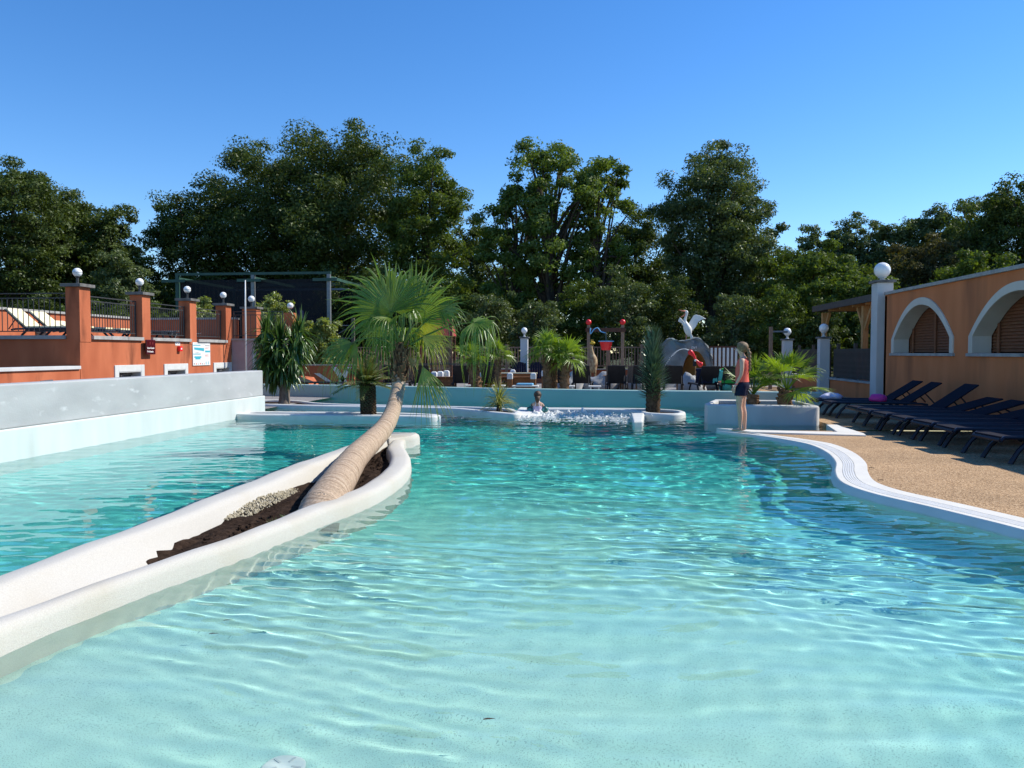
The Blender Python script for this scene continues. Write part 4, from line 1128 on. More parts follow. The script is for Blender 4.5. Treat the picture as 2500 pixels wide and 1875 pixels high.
pf((1.24, -.05, .47), (.9, -.2, -.05), (.0, -.55, 1), .72, 120, 1.05, seed=5, arch=.16)
pf((.46, -.42, .24), (.85, -.30, -.42), (.25, -.8, .6), .66, 42, .15, 'palmy', 24, seed=6, arch=.45)
pf((.42, -.22, -.26), (.34, -.12, -1), (.3, -1, .05), .95, 34, .22, 'palmy', 22, seed=7, arch=.75)
pf((-.76, -.25, .13), (-.95, -.15, -.36), (-.1, -.7, .8), .86, 60, .55, seed=8, arch=.36)
pf((-.72, -.18, .15), (-.32, -.1, -.95), (-.4, -1, .2), .88, 40, .25, 'palmy', 24, seed=9, arch=.36)
pf((-.30, .10, .50), (-.45, .1, -.8), (-.3, .8, .4), .85, 70, .4, 'palm', 30, seed=10, arch=.5)
pf((.34, .14, .48), (.35, .2, -.8), (.3, .8, .4), .75, 70, .4, 'palmy', 30, seed=11, arch=.5)
pf((.02, .18, .70), (.05, .35, 1), (0, -1, .3), 1.12, 85, .2, seed=14, nseg=36)
pf((.06, -.14, .58), (.38, -.55, .15), (.25, -.75, .75), .64, 85, .7, seed=16)
pf((-.16, -.16, .56), (-.40, -.55, -.05), (-.2, -.75, .75), .66, 80, .8, seed=18)
pf((.10, .02, -.04), (.12, -.1, -1), (.3, -1, 0), .42, 40, .2, 'dryfrond', 18, seed=17, arch=.8)
pf((.0, .30, .40), (.0, .9, -.1), (0, .2, 1), .8, 105, .8, seed=20)

def fan_palm(name, label, loc, h, r, n, fr, seed, mat='palmb', trm='trunkdark', tr=.09, el=(-15, 78), lean=(0, 0), droop=.3, sp=118, group=None, nseg=26, pet=.45):
    t = thing(name, label, 'palm', loc, 0, group); rr = random.Random(seed)
    top = Vector((lean[0], lean[1], h))
    m = MB(); P = [Vector((0, 0, -.05)), Vector((lean[0] * .3, lean[1] * .3, h * .5)), top]; P = interp(P, 6)
    m.tube(P, [tr * (1.15 - .15 * i / 12 + .10 * (i % 2)) for i in range(len(P))], 12)
    for k in range(int(26 * h / .6)):       # leaf stubs
        a = rr.uniform(0, 6.28); z = rr.random(); c = P[int(z * (len(P) - 1))]
        q = c + Vector((math.cos(a) * tr * .95, math.sin(a) * tr * .95, 0)); m.bar(q, q + Vector((math.cos(a) * tr * .4, math.sin(a) * tr * .4, tr * .7)), tr * .45, tr * .22)
    m.build('trunk', M[trm], t, smooth=True, auto=40, fix=False)
    for k in range(n):
        a = k * 2.399 + rr.uniform(-.3, .3); u = k / max(1, n - 1)
        e = R(el[1] + (el[0] - el[1]) * u + rr.uniform(-6, 6))
        d = Vector((math.cos(a) * math.cos(e), math.sin(a) * math.cos(e), math.sin(e)))
        hub = top + d * (r * pet) + Vector((0, 0, .05))
        up_ = Vector((0, 0, 1)) if abs(d.z) < .9 else Vector((math.cos(a), math.sin(a), 0)) * -1
        nn = (up_ - d * up_.dot(d)).normalized() + Vector((rr.uniform(-.4, .4), rr.uniform(-.4, .4), 0))
        d2 = (d + Vector((0, 0, -.18))).normalized()
        fan_frond(t, top, hub, d2, nn, fr * rr.uniform(.85, 1.1), R(sp), droop * rr.uniform(.5, 1.3), nseg, M[mat], seed=seed * 50 + k, arch=.06, pet_r=.009)
    return t
# fan palms behind the far wall
grp = 'fan palms behind the far pool wall'
a_ = at(1165, 948, 23.9); fan_palm('fan_palm', 'fan palm with a thick shaggy trunk, left of the globe lamp pillar', (a_.x, 23.9, .1), 1.15, .55, 11, .50, 21, 'palmb', 'fibre', .15, lean=(-.22, 0), group=grp)
a_ = at(1216, 945, 23.7); fan_palm('fan_palm', 'small fan palm directly left of the grey globe lamp pillar', (a_.x, 23.7, .1), 1.25, .55, 9, .48, 22, 'palm', 'fibre', .09, group=grp)
a_ = at(1336, 950, 23.0); fan_palm('fan_palm', 'tallest bright fan palm to the right of the globe lamp pillar', (a_.x, 23.0, .1), 1.35, .62, 13, .60, 23, 'palmb', 'fibre', .12, el=(-30, 88), group=grp)
a_ = at(1354, 950, 23.2); fan_palm('fan_palm', 'thin trunked fan palm tucked between two bright fan palms', (a_.x, 23.3, .1), 1.05, .45, 7, .42, 24, 'palm', 'fibre', .07, group=grp)
a_ = at(1377, 952, 22.9); fan_palm('fan_palm', 'bright fan palm next to the red bucket frame', (a_.x, 22.9, .1), 1.15, .60, 13, .58, 25, 'palmb', 'fibre', .12, lean=(.08, 0), el=(-35, 88), group=grp)
# fan palms in the poolside planter
fan_palm('fan_palm', 'darker fan palm nearest the girl in the poolside planter', (3.35, 16.5, .28), .30, .75, 13, .42, 31, 'palm', 'fibre', .11, el=(20, 85), lean=(.02, 0), droop=.12, sp=85, group='fan palms in the poolside planter', pet=.62)
fan_palm('fan_palm', 'larger fan palm with yellow tipped fronds in the poolside planter, right of the other', (3.95, 16.35, .28), .40, .78, 17, .50, 33, 'palmb', 'fibre', .13, el=(-12, 85), lean=(.05, 0), droop=.18, sp=95, group='fan palms in the poolside planter', pet=.62)

def sword_leaf(m, p, d, L_, w, droop, nn=5, tw=0.0, mi=0):
    p, d = Vector(p), Vector(d).normalized(); up_ = Vector((0, 0, 1)) if abs(d.z) < .95 else Vector((1, 0, 0))
    s = d.cross(up_).normalized(); b = len(m.v); c = p.copy(); dir_ = d.copy()
    for k in range(nn + 1):
        u = k / nn; hw = w / 2 * (1 if u < .15 else 1) * max(.02, (1 - u ** 2.2)) * (.55 + .45 * min(1, u * 3))
        nrm = s.cross(dir_).normalized()
        m.v.extend([tuple(c - s * hw + nrm * hw * .35), tuple(c), tuple(c + s * hw + nrm * hw * .35)])
        dir_ = (dir_ + Vector((0, 0, -droop * (u + .25) / nn * 2))).normalized(); c = c + dir_ * (L_ / nn)
    for k in range(nn):
        for j in range(2):
            m.f.append((b + k * 3 + j, b + k * 3 + j + 1, b + k * 3 + 3 + j + 1, b + k * 3 + 3 + j)); m.m.append(mi)

# drooping yucca tree on the left
yu = thing('yucca_tree', 'bushy yucca tree with drooping sword leaves beside the grey wall end', 'yucca', (-8.35, 20.2, .05)); rs = random.Random(4)
m = MB(); m.tube(interp([(0, 0, -.05), (.02, 0, .4), (.0, 0, .8), (-.02, 0, 1.2)], 5), [.19, .16, .15, .14, .14, .135, .13, .125, .12, .12, .115, .11, .11, .10, .10, .09], 14)
m.tube([(-.02, 0, .45), (-.25, .0, .8), (-.45, 0, 1.1), (-.48, 0, 1.9)], [.10, .09, .085, .07], 10); m.tube([(.02, 0, .6), (.25, .1, 1.0), (.38, .1, 1.95)], [.09, .08, .06], 10)
m.build('trunk', M['trunkyuc'], yu, smooth=True, fix=False)
for (hx, hy, hz, n, L_) in ((-.48, 0, 1.95, 150, .80), (.42, .08, 2.0, 150, .82), (-.05, -.15, 1.75, 150, .85), (.15, .3, 1.7, 80, .8), (-.38, -.22, 1.40, 110, .78), (.40, -.2, 1.45, 110, .75), (.02, -.22, 1.10, 100, .70), (-.25, -.1, .95, 60, .6), (.28, -.1, 1.0, 60, .6)):
    lf = MB()
    for k in range(n):
        a = rs.uniform(0, 6.28); e = rs.choice((rs.uniform(60, 88), rs.uniform(-45, 30), rs.uniform(-75, 10), rs.uniform(-80, -20))); e = R(e)
        sword_leaf(lf, (hx + rs.uniform(-.04, .04), hy + rs.uniform(-.04, .04), hz + rs.uniform(-.35, .06)), (math.cos(a) * math.cos(e), math.sin(a) * math.cos(e), math.sin(e)), L_ * rs.uniform(.6, 1.0), rs.uniform(.06, .095), .30 if e > R(50) else 1.0, 6)
    lf.build('leaf_rosette', M['yucca'], yu, fix=False)
# columnar spiky yucca
cy = thing('columnar_yucca', 'columnar blue green yucca bristling with stiff leaves on the white kerb', 'yucca', (1.40, 17.95, .06))
MB().tube(interp([(0, 0, -.03), (.01, 0, .35), (.0, 0, .8)], 8), [.155 + .02 * (i % 2) for i in range(17)], 14).build('trunk', M['trunkdark'], cy, smooth=True, fix=False)
lf = MB()
for k in range(620):
    z = .42 + 1.42 * (k / 620) ** 1.0 + rs.uniform(-.03, .03); a = k * 2.39996
    u = max(0, (z - .42) / 1.42); e = R(22 + 58 * u ** 1.3 + rs.uniform(-10, 10)); r0 = .06
    sword_leaf(lf, (math.cos(a) * r0, math.sin(a) * r0, z - .12), (math.cos(a) * math.cos(e), math.sin(a) * math.cos(e), math.sin(e)), (.44 - .06 * u) * (0.75 + .25 * min(1, u * 5)) * rs.uniform(.9, 1.1), .046, .08, 3)
lf.build('leaf_crown', M['yucca2'], cy, fix=False)
# small variegated plant
vg = thing('variegated_plant', 'small yellow green spiky plant on the white kerb left of the bathing child', 'plant', (-2.15, 17.75, .06))
lf = MB()
for k in range(170):
    a = rs.uniform(0, 6.28); e = R(rs.uniform(-5, 85)); z = rs.uniform(.1, .36)
    sword_leaf(lf, (0, 0, z), (math.cos(a) * math.cos(e), math.sin(a) * math.cos(e), math.sin(e)), rs.uniform(.36, .58), .034, .35 if e > .8 else .7, 5)
lf.build('leaves', M['varieg'], vg, fix=False)
st_ = MB()
for k in range(5): a = k * 1.25; st_.tube([(math.cos(a) * .05, math.sin(a) * .05, 0), (math.cos(a) * .03, math.sin(a) * .03, .3)], .018, 6)
st_.build('stems', M['trunkdark'], vg)
# stubby palm with feather fronds
sb = thing('stubby_palm', 'stubby palm with a shaggy dark trunk and olive feather fronds', 'palm', (-4.85, 16.35, .08))
m = MB(); m.tube(interp([(0, 0, -.03), (-.01, 0, .35), (-.03, 0, .66)], 7), [.145 - .0025 * i + .012 * (i % 2) for i in range(15)], 16)
for k in range(230):
    a = k * 2.39996; z = .66 * k / 230; r_ = .14
    q = Vector((math.cos(a) * r_ - .02 * z, math.sin(a) * r_, z)); m.bar(q, q + Vector((math.cos(a) * .035, math.sin(a) * .035, .03)), .05, .018)
m.build('trunk', M['trunkdark'], sb, fix=False)
for k in range(38):
    a = k * 2.39996; e = R(86 - 84 * k / 37 + rs.uniform(-8, 8)); L_ = rs.uniform(.58, .84)
    fr = MB(); d = Vector((math.cos(a) * math.cos(e), math.sin(a) * math.cos(e), math.sin(e))); c = Vector((-.03, 0, .66)); pts = []
    for j in range(12):
        pts.append(c.copy()); c = c + d * (L_ / 11); d = (d + Vector((.015, 0, -.065))).normalized()
    fr.tube(pts, [.012 * (1 - .7 * j / 11) for j in range(12)], 5)
    for j in range(2, 12):
        dd = (pts[j] - pts[j - 1]).normalized(); s = dd.cross(Vector((0, 0, 1))).normalized()
        for sgn in (-1, 1):
            for q in range(3):
                pp = pts[j - 1].lerp(pts[j], .33 * q)
                sword_leaf(fr, pp, dd * .75 + s * sgn * .8 + Vector((0, 0, .25)), .25 * (1.15 - .05 * j) * rs.uniform(.6, 1.1), .022, .6, 3)
    fr.build('frond', M['phoenix'] if k % 7 else M['dryfrond'], sb, fix=False)

# ------------------------------------------------------------------ rear deck: fence, play area
FY = 34.0
fn = thing('wooden_fence', 'long brown wooden balustrade fence before the trees at the back', 'fence', (-3.5, FY, .74))
fx0, fx1 = at(765, 850, FY).x, at(1735, 850, FY).x
for nm, z in (('top_rail', .92), ('bottom_rail', .10)): MB().box(fx0 + 3.5, fx1 + 3.5, -.03, .03, z, z + .05).build(nm, M['wood_b'], fn)
n = int((fx1 - fx0) / .135)
b0 = MB().box(-.02, .02, -.018, .018, .14, .93).build('baluster', M['wood_b'], fn); b0.location.x = fx0 + 3.5 + .06
for i in range(1, n):
    c = b0.copy(); COL.objects.link(c); c.location.x = fx0 + 3.5 + .06 + i * .135
x = fx0
while x < fx1:
    MB().box(x + 3.5 - .06, x + 3.5 + .06, -.10, -.032, -.3, 1.08).build('post', M['wood_b'], fn); x += 1.48
fw_ = thing('fence_wall', 'low orange wall under the long wooden fence', 'wall', (-3, FY + .1, 0))
MB().box(fx0 + 3 - 1, 5.6 + 3, -.1, .1, 0, .70).build('wall', M['orange'], fw_); MB().box(fx0 + 3 - 1, 5.6 + 3, -.14, .14, .70, .74).build('coping', M['coping'], fw_)
# white panel fence right of the rock
wf = thing('white_slat_fence', 'fence panel with wide white slats in a brown frame behind the girl', 'fence', (at(1762, 878, 33.6).x, 33.6, .76)); w_ = .68
for z in (.03, .90): MB().box(-w_, w_, -.03, .03, z, z + .07).build('rail', M['wood_d'], wf)
for k in range(8): MB().box(-w_ + .035 + k * .17, -w_ + .035 + k * .17 + .095, -.025, .02, .10, .90).build('slat', M['plasticw'], wf)
for k in range(9): MB().box(-w_ - .03 + k * .17, -w_ + .03 + k * .17, -.02, .025, .10, .90).build('upright', M['wood_d'], wf)
for x in (-w_ - .05, w_ + .05): MB().box(x - .04, x + .04, -.05, .05, -.7, 1.0).build('post', M['wood_d'], wf)

# orange and white mural wall at the far left of the rear deck
mu = thing('painted_play_wall', 'orange play wall painted with white diagonal bands', 'wall', (at(800, 915, 29).x, 29, .1))
c0 = at(760, 905, 29); c1 = at(890, 905, 29); wv = c1.x - c0.x
MB().box(-wv / 2, wv / 2, 0, .15, 0, .85).build('wall', M['orange'], mu); MB().box(-wv / 2 - .03, wv / 2 + .03, -.03, .18, .85, .89).build('coping', M['coping'], mu)
for k, (x0, x1) in enumerate(((-.55, .15), (.15, .65), (.75, .35))):
    m = MB(); m.add([(x0, -.012, .80 if k else .55), (x0 + .22, -.012, .80 if k else .55), (x1 + .22, -.012, .1), (x1, -.012, .1), (x0, 0, .80 if k else .55), (x0 + .22, 0, .80 if k else .55), (x1 + .22, 0, .1), (x1, 0, .1)],
                    [(0, 1, 2, 3), (0, 4, 5, 1), (1, 5, 6, 2), (2, 6, 7, 3), (3, 7, 4, 0)]); m.build('white_band', M['white'], mu)
wd = MB(); a_ = at(728, 930, 26.5); wd.add([(-.35, 0, 0), (.55, 0, 0), (.25, 0, .45), (-.2, 0, .5), (-.35, .9, 0), (.55, .9, 0), (.25, .9, .45), (-.2, .9, .5)], [(0, 1, 2, 3), (7, 6, 5, 4), (0, 4, 5, 1), (1, 5, 6, 2), (2, 6, 7, 3), (3, 7, 4, 0)])
o = wd.build('sloped_kerb', M['orange']); o.location = (a_.x, 26.5, .1); setp(o, 'peach orange sloped kerb end beside the yucca tree trunk', 'kerb')

# black loungers seen from behind
def black_lounger(px_, top, lb, Yv=25.6, ang=50, wd=.62):
    c = at(px_, top, Yv); z0 = .10; L_ = .78
    t = lounger('black_lounger', lb, 'sun lounger', M['black'], M['black'], ang, (0, 0, 0), 0, 'black loungers on the rear deck', .33, width=wd)
    t.rotation_euler.z = R(-90 + random.uniform(-6, 6)); t.location = (c.x, Yv + .55 + .3, z0)
for px_, lb in ((955, 'black lounger back left of the leaning palm crown'), (1030, 'black lounger back right of the leaning palm neck'), (1120, 'black lounger back beside the brown play panels'), (1200, 'black lounger back between two small fan palms'),
                (1356, 'black lounger back behind the twin fan palm trunks'), (1422, 'black lounger back under the left bucket post'), (1510, 'black lounger back under the right bucket post'), (1650, 'black lounger back before the rock cave'),
                (1570, 'black lounger back behind the columnar yucca')):
    black_lounger(px_, 918, lb)
lounger('black_lounger', 'black lounger lying nearly flat before the orange play wall', 'sun lounger', M['black'], M['black'], 18, (at(800, 930, 26).x, 25.6, .10), R(170), 'black loungers on the rear deck', .33)
# occupied loungers with towels
for px_, m1, lb, tl in ((1728, 'navycloth', 'lounger with a navy and mint towel and a person in a dark cap', 'navy and mint towel hung over a lounger back'), (1792, 'greentowel', 'lounger with a green towel behind the standing girl', 'bright green towel hung over a lounger back')):
    c = at(px_, 925, 24.8); black_lounger(px_, 925, lb, 24.8)
    tw = thing('towel', tl, 'towel', (c.x, 24.98, .46))
    m = MB(); rings = []
    for k in range(9):
        x = -.36 + .72 * k / 8; w_ = .02 * math.sin(k * 1.7)
        rings.append([(x, .02 + w_, .02), (x, -.16 + w_, .46), (x, -.12, .50), (x, .03, .40)])
    m.loft(rings, cap=False, closed=False); m.build('cloth', M[m1], tw, smooth=True, fix=False)
    if m1 == 'navycloth':
        m = MB(); rings = []
        for k in range(5):
            x = .18 + .30 * k / 4; rings.append([(x, .0, .02 + .1 * k / 4), (x, -.17 - .01 * k, .46 - .02 * k), (x, -.13, .51 - .02 * k), (x, .02, .40)])
        m.loft(rings, cap=False, closed=False); m.build('mint_cloth', M['mint'], tw, smooth=True, fix=False)
# white low tables
for px_, Yv, lb, top in ((1283, 24.6, 'white low lounger table with a light blue cushion', True), (1068 + 150, 24.8, 'white low side table left of the blue cushion', False), (1388, 24.7, 'white low side table beside the bright fan palm', False), (1452, 24.6, 'white low side table next to the black lounger under the bucket', False), (1150, 24.8, 'white low side table by the shaggy palm trunk', False)):
    c = at(px_, 945, Yv); t = thing('side_table', lb, 'table', (c.x, Yv, .10), 0, 'white low tables on the rear deck'); w_ = .42 if top else .2
    MB().box(-w_, w_, -.22, .22, .26, .30).build('top', M['plasticw'], t, bevel=.012)
    for sx in (-1, 1):
        for sy in (-1, 1): MB().box(sx * (w_ - .07) - .02, sx * (w_ - .07) + .02, sy * .16 - .02, sy * .16 + .02, 0, .26).build('leg', M['plasticw'], t)
    if top:
        o = MB().box(-.28, .25, -.18, .18, 0, .07).build('cushion', M['blue'], bevel=.03); o.location = (c.x, Yv, .401); setp(o, 'light blue cushion lying on the white low table', 'cushion')

# adirondack style chairs
def slat_chair(px_, Yv, lb, mat, rz, h=.95, grp='slatted garden chairs'):
    c = at(px_, 900, Yv); t = thing('garden_chair', lb, 'chair', (c.x, Yv, .10), R(rz), grp)
    for k in range(6):
        x = -.24 + k * .096; hh = h - .9 * (x * x) - .02
        m = MB(); m.add([(x - .04, -.02, .30), (x + .04, -.02, .30), (x + .047, .16, hh), (x - .047, .16, hh), (x - .04, .0, .30), (x + .04, .0, .30), (x + .047, .18, hh), (x - .047, .18, hh)],
                        [(0, 1, 2, 3), (7, 6, 5, 4), (0, 4, 5, 1), (1, 5, 6, 2), (2, 6, 7, 3), (3, 7, 4, 0)]); m.build('back_slat', M[mat], t, fix=False)
    for k in range(5): MB().box(-.27, .27, -.52 + k * .1, -.44 + k * .1, .31 - .01 * (4 - k) + .02, .335 - .01 * (4 - k) + .02).build('seat_slat', M[mat], t)
    for s in (-1, 1):
        MB().box(s * .33 - .05, s * .33 + .05, -.55, .12, .52, .545).build('armrest', M[mat], t)
        MB().box(s * .30 - .02, s * .30 + .02, -.52, -.46, 0, .52).build('leg', M[mat], t); MB().box(s * .30 - .02, s * .30 + .02, .05, .12, 0, .52).build('leg', M[mat], t)
slat_chair(1500, 27.5, 'brown slatted garden chair behind the black lounger at the right bucket post', 'wood_b', 180, .95)
slat_chair(1548, 27.0, 'brown slatted garden chair just left of the columnar yucca', 'wood_b', 200, .95)
slat_chair(1632, 27.2, 'brown slatted garden chair in front of the rock cave', 'wood_b', 175, .95)
slat_chair(940, 27.5, 'brown slatted garden chair left of the leaning palm neck', 'wood_b', 185, .95)
slat_chair(1020, 27.5, 'brown slatted garden chair right of the leaning palm neck', 'wood_b', 175, .95)
slat_chair(1268, 31.0, 'navy slatted chair left of the globe lamp pillar foot', 'navycloth', 180, 1.0)
slat_chair(1312, 31.0, 'navy slatted chair right of the globe lamp pillar foot', 'navycloth', 180, 1.0)
slat_chair(1192, 31.0, 'navy slatted chair behind the small fan palm', 'navycloth', 180, 1.0)

# grey lamp pillar in the middle
c = at(1280, 913, 31.5)
lamp_pillar(c.x, 31.5, .30, 2.10, 'grey square pillar among the fan palms at the back', 'white globe lamp on the grey pillar among the fan palms', .1, r=.125)

# white capped posts and brown play panels
def capped_post(px_, y_top, Yv, w, lb):
    c = at(px_, y_top, Yv); t = thing('capped_post', lb, 'post', (c.x, Yv, .10), 0, 'white capped play posts'); h = c.z - .10
    MB().box(-w / 2, w / 2, -w / 2, w / 2, 0, h - w * 1.3).build('post', M['brownpanel'], t)
    m = MB(); pr = [(1.12, 0), (1.12, .9), (.95, 1.15), (.5, 1.3)]
    m.loft([[(sx * w / 2 * k, sy * w / 2 * k, h - w * 1.3 + z * w) for sx, sy in ((-1, -1), (1, -1), (1, 1), (-1, 1))] for k, z in pr]); m.build('cap', M['plasticw'], t, bevel=.012)
    return t
capped_post(1060, 907, 27.4, .19, 'white capped post, leftmost of the three beside the palm neck'); capped_post(1075, 906, 27.6, .19, 'white capped post, middle of the three beside the palm neck'); capped_post(1090, 904, 27.8, .19, 'white capped post, rightmost of the three beside the palm neck')
for i, (px_, yt_, Yv) in enumerate(((1176, 909, 26.4), (1195, 901, 28.5), (1245, 910, 26.4), (1252, 902, 29.2), (1302, 910, 26.4), (1328, 904, 28.4), (1344, 902, 29.2))):
    capped_post(px_, yt_, Yv, .17, ['white capped post just right of the shaggy palm', 'white capped post behind the small fan palm', 'white capped post of the front brown panels, middle', 'white capped post at the rear left of the lamp pillar', 'white capped post at the right end of the front brown panels', 'white capped post behind the tall bright fan palm trunk', 'white capped post between the twin fan palm trunks'][i])
for (xa, xb, ya, yb, Yv, lb) in ((1050, 1112, 922, 948, 27.0, 'brown play panel left of the black lounger by the palm neck'), (1178, 1243, 922, 950, 26.6, 'front brown play panel between capped posts, left one'), (1247, 1300, 922, 950, 26.6, 'front brown play panel between capped posts, right one'), (1225, 1310, 912, 926, 28.3, 'rear brown play panel with pale ledge')):
    c0, c1 = at(xa, ya, Yv), at(xb, yb, Yv); t = thing('play_barrier', lb, 'barrier', ((c0.x + c1.x) / 2, Yv, .1)); w_ = (c1.x - c0.x) / 2
    for k in range(4):
        z0 = (c0.z - .1) * k / 4; MB().box(-w_, w_, -.03, .03, z0 + .004, (c0.z - .1) * (k + 1) / 4 - .004).build('board', M['brownpanel'], t)
    MB().box(-w_ - .02, w_ + .02, -.12, .06, c0.z - .1, c0.z - .06).build('ledge', M['cream'] if 'rear' in lb else M['brownpanel'], t)

# paddling pool and low rocks under the bucket
c = at(1490, 928, 31)
pp = thing('paddling_pool', 'light blue paddling pool behind the slatted chairs', 'pool', (c.x + .3, 31, .1))
m = MB(); rings = []
for r_, z in ((1.0, 0), (1.0, .30), (.97, .34), (.92, .34), (.90, .26)): rings.append([(2.6 * r_ * math.cos(k * .2618), 1.2 * r_ * math.sin(k * .2618), z) for k in range(24)])
m.loft(rings, cap=True); m.build('basin', M['poolblue'], pp, smooth=True, auto=40)
MB().lathe([(.99, 0), (1.0, .30), (1.02, .34)], 24).build('edge', M['lowrock'], pp).scale = (2.62, 1.22, .98)
for i, (px_, Yv, sx, sz, lb) in enumerate(((1392, 28.3, .55, .42, 'grey boulder beside the bright fan palm'), (1470, 28.6, .75, .36, 'stepped grey rock edge below the bucket'), (1545, 28.3, .6, .34, 'grey rock edge left of the columnar yucca'), (1685, 28.4, .5, .36, 'grey boulder before the cave mouth'), (1705, 29.2, .45, .30, 'small grey rock by the navy towel'))):
    c = at(px_, 930, Yv); m = MB(); m.sphere((0, 0, 0), 1, 18, 10); v2 = []
    for p in m.v:
        k = 1 + .16 * math.sin(p[0] * 4 + i) * math.sin(p[1] * 3.3 + 2) + .10 * math.sin(p[2] * 6 + p[0] * 5 + i)
        v2.append((p[0] * sx * k, p[1] * .5 * k, p[2] * sz * 1.5 * k))
    m.v = v2; o = m.build('boulder', M['lowrock'], smooth=True); o.location = (c.x, Yv, .12); setp(o, lb, 'rock')

# tipping bucket frame
BY_ = 31.8
bl, brr = at(1437, 790, BY_), at(1520, 790, BY_)
tf = thing('tipping_bucket_frame', 'wooden goalpost frame with two red balls holding a red tipping bucket', 'water toy', ((bl.x + brr.x) / 2, BY_, .1)); w_ = (brr.x - bl.x) / 2
for s in (-1, 1):
    MB().box(s * w_ - .065, s * w_ + .065, -.06, .06, 0, 2.48).build('post', M['wood_b'], tf, bevel=.008)
    MB().sphere((s * w_, 0, 2.60), .115, 16, 10).build('ball', M['red'], tf, smooth=True)
MB().box(-w_ - .12, w_ + .12, -.10, -.062, 2.20, 2.36).build('beam', M['wood_d'], tf); MB().box(-w_ - .12, w_ + .12, .062, .10, 2.20, 2.36).build('beam', M['wood_d'], tf)
MB().tube(interp([(-w_ + .08, -.13, 2.36), (-w_ + .08, -.14, 2.12), (-w_ + .22, -.14, 2.30), (-.32, -.14, 2.36), (-.2, -.14, 2.22), (0, -.08, 2.16)], 6), .022, 6).build('hose', M['blue'], tf, smooth=True)
MB().tube([(.02, -.02, 2.4), (.02, -.02, 1.88)], .012, 6).build('hanger', M['steel'], tf)
bk_ = thing('water_bucket', 'red bucket with a light blue rim hanging in the wooden frame', 'bucket', ((bl.x + brr.x) / 2 + .02, BY_ - .02, 1.55))
MB().lathe([(.15, 0), (.18, .02), (.265, .36), (.255, .36), (.17, .03)], 20).build('bucket_body', M['red'], bk_, smooth=True, auto=50)
bkb = bk_.children[0]
MB().lathe([(.25, .34), (.315, .35), (.315, .385), (.25, .385)], 20).build('rim', M['blue'], bkb, smooth=True, auto=50)
MB().tube([(0, 0, .0), (0, 0, .52)], .01, 5).build('hook_rod', M['steel'], bk_)
po_ = MB().box(-.075, .075, -.075, .075, 0, 1.75).build('wooden_post', M['wood_b'], bevel=.01); po_.location = (at(1484, 845, 33.6).x, 33.55, .1); setp(po_, 'thick wooden post under the hanging bucket', 'post')

# rock cave with pelican
RY = 32.6
cx = at(1678, 870, RY).x
rk = thing('rock_cave', 'grey concrete rock with an ochre cave mouth under the pelican', 'rock', (cx, RY, .1))
OUT = interp([(-1.25, 0, 0), (-1.27, 0, .9), (-1.15, 0, 1.5), (-.95, 0, 1.84), (-.75, 0, 1.95), (-.48, 0, 1.87), (-.1, 0, 1.86), (.2, 0, 1.97), (.45, 0, 1.92), (.7, 0, 1.70), (.87, 0, 1.40), (.97, 0, 1.05), (1.0, 0, .6), (.96, 0, 0)], 3)
N_ = len(OUT) - 1; m = MB(); rings = []
for j, (yy, s_, zz) in enumerate(((-.52, .93, .955), (-.60, .97, .985), (-.45, 1.0, 1.0), (-.1, 1.02, 1.0), (.35, 1.0, .97), (.75, .88, .88), (.95, .6, .6))):
    rings.append([((p.x + .1) * s_ - .1 + .025 * math.sin(i * 1.7 + j * 2), yy + .05 * math.sin(i * .9 + j), p.z * zz + .03 * math.sin(i * 1.3 + j * 1.5)) for i, p in enumerate(OUT)])
m.loft(rings, cap=False, closed=False)
fr0 = rings[0]                                      # front face between the outline and the cave mouth
mouth = []
for k in range(N_ + 1):
    a = math.pi * k / N_; mouth.append((.24 - .53 * math.cos(a), -.50, 1.42 * max(0, math.sin(a)) ** .8))
m.loft([fr0] + [[(a_[0] * (1 - u) + b_[0] * u, -.60 + .05 * math.sin(i * 1.1 + u * 5), a_[2] * (1 - u) + b_[2] * u) for i, (a_, b_) in enumerate(zip(fr0, mouth))] for u in (.3, .65)] + [mouth], cap=False, closed=False)
shell_ = m.build('shell', M['rock'], rk, smooth=True, fix=False)
m = MB(); m.loft([mouth, [(p[0] * .97, -.25, p[2] * .98) for p in mouth], [(.24 + (p[0] - .24) * .8, .2, p[2] * .85) for p in mouth]], cap=False, closed=False)
m.add([(.24 + (p[0] - .24) * .8, .2, p[2] * .85) for p in mouth], [tuple(range(N_ + 1))]); m.build('cave_lining', M['ochre'], rk, smooth=True, fix=False)
mk = MB(); y = -.64
for (x0, z0, x1, z1) in ((.10, 1.60, .10, 1.50), (.10, 1.60, .15, 1.60), (.15, 1.60, .15, 1.50), (.18, 1.60, .205, 1.50), (.205, 1.50, .235, 1.60), (.26, 1.60, .30, 1.60), (.28, 1.60, .28, 1.52), (.24, 1.46, .28, 1.42)): mk.bar((x0, y, z0), (x1, y, z1), .018, .02)
mk.build('painted_marks', M['plasticw'], shell_)
pe = thing('pelican_statue', 'white pelican statue with spread wing and open salmon bill on the rock', 'statue', (cx + .02, RY + .05, 1.93))
m = MB()
body = interp([(.02, 0, .18), (.03, 0, .30), (.0, 0, .48), (-.08, 0, .66), (-.13, 0, .82), (-.10, 0, .98), (-.06, 0, 1.10), (-.06, 0, 1.20), (-.10, 0, 1.26)], 5)
q = interp([(r_, 0, 0) for r_ in (.03, .12, .16, .13, .075, .052, .05, .065, .04)], 5)
m.tube(body, [p.x for p in q], 14); peb = m.build('body', M['pelican'], pe, smooth=True, fix=False)
def blade(m, pts, th=.02):
    n = len(pts); m.add([(p[0], p[1] - th, p[2]) for p in pts] + [(p[0], p[1] + th, p[2]) for p in pts], [tuple(range(n)), tuple(range(n, 2 * n))[::-1]] + [(i, (i + 1) % n, n + (i + 1) % n, n + i) for i in range(n)])
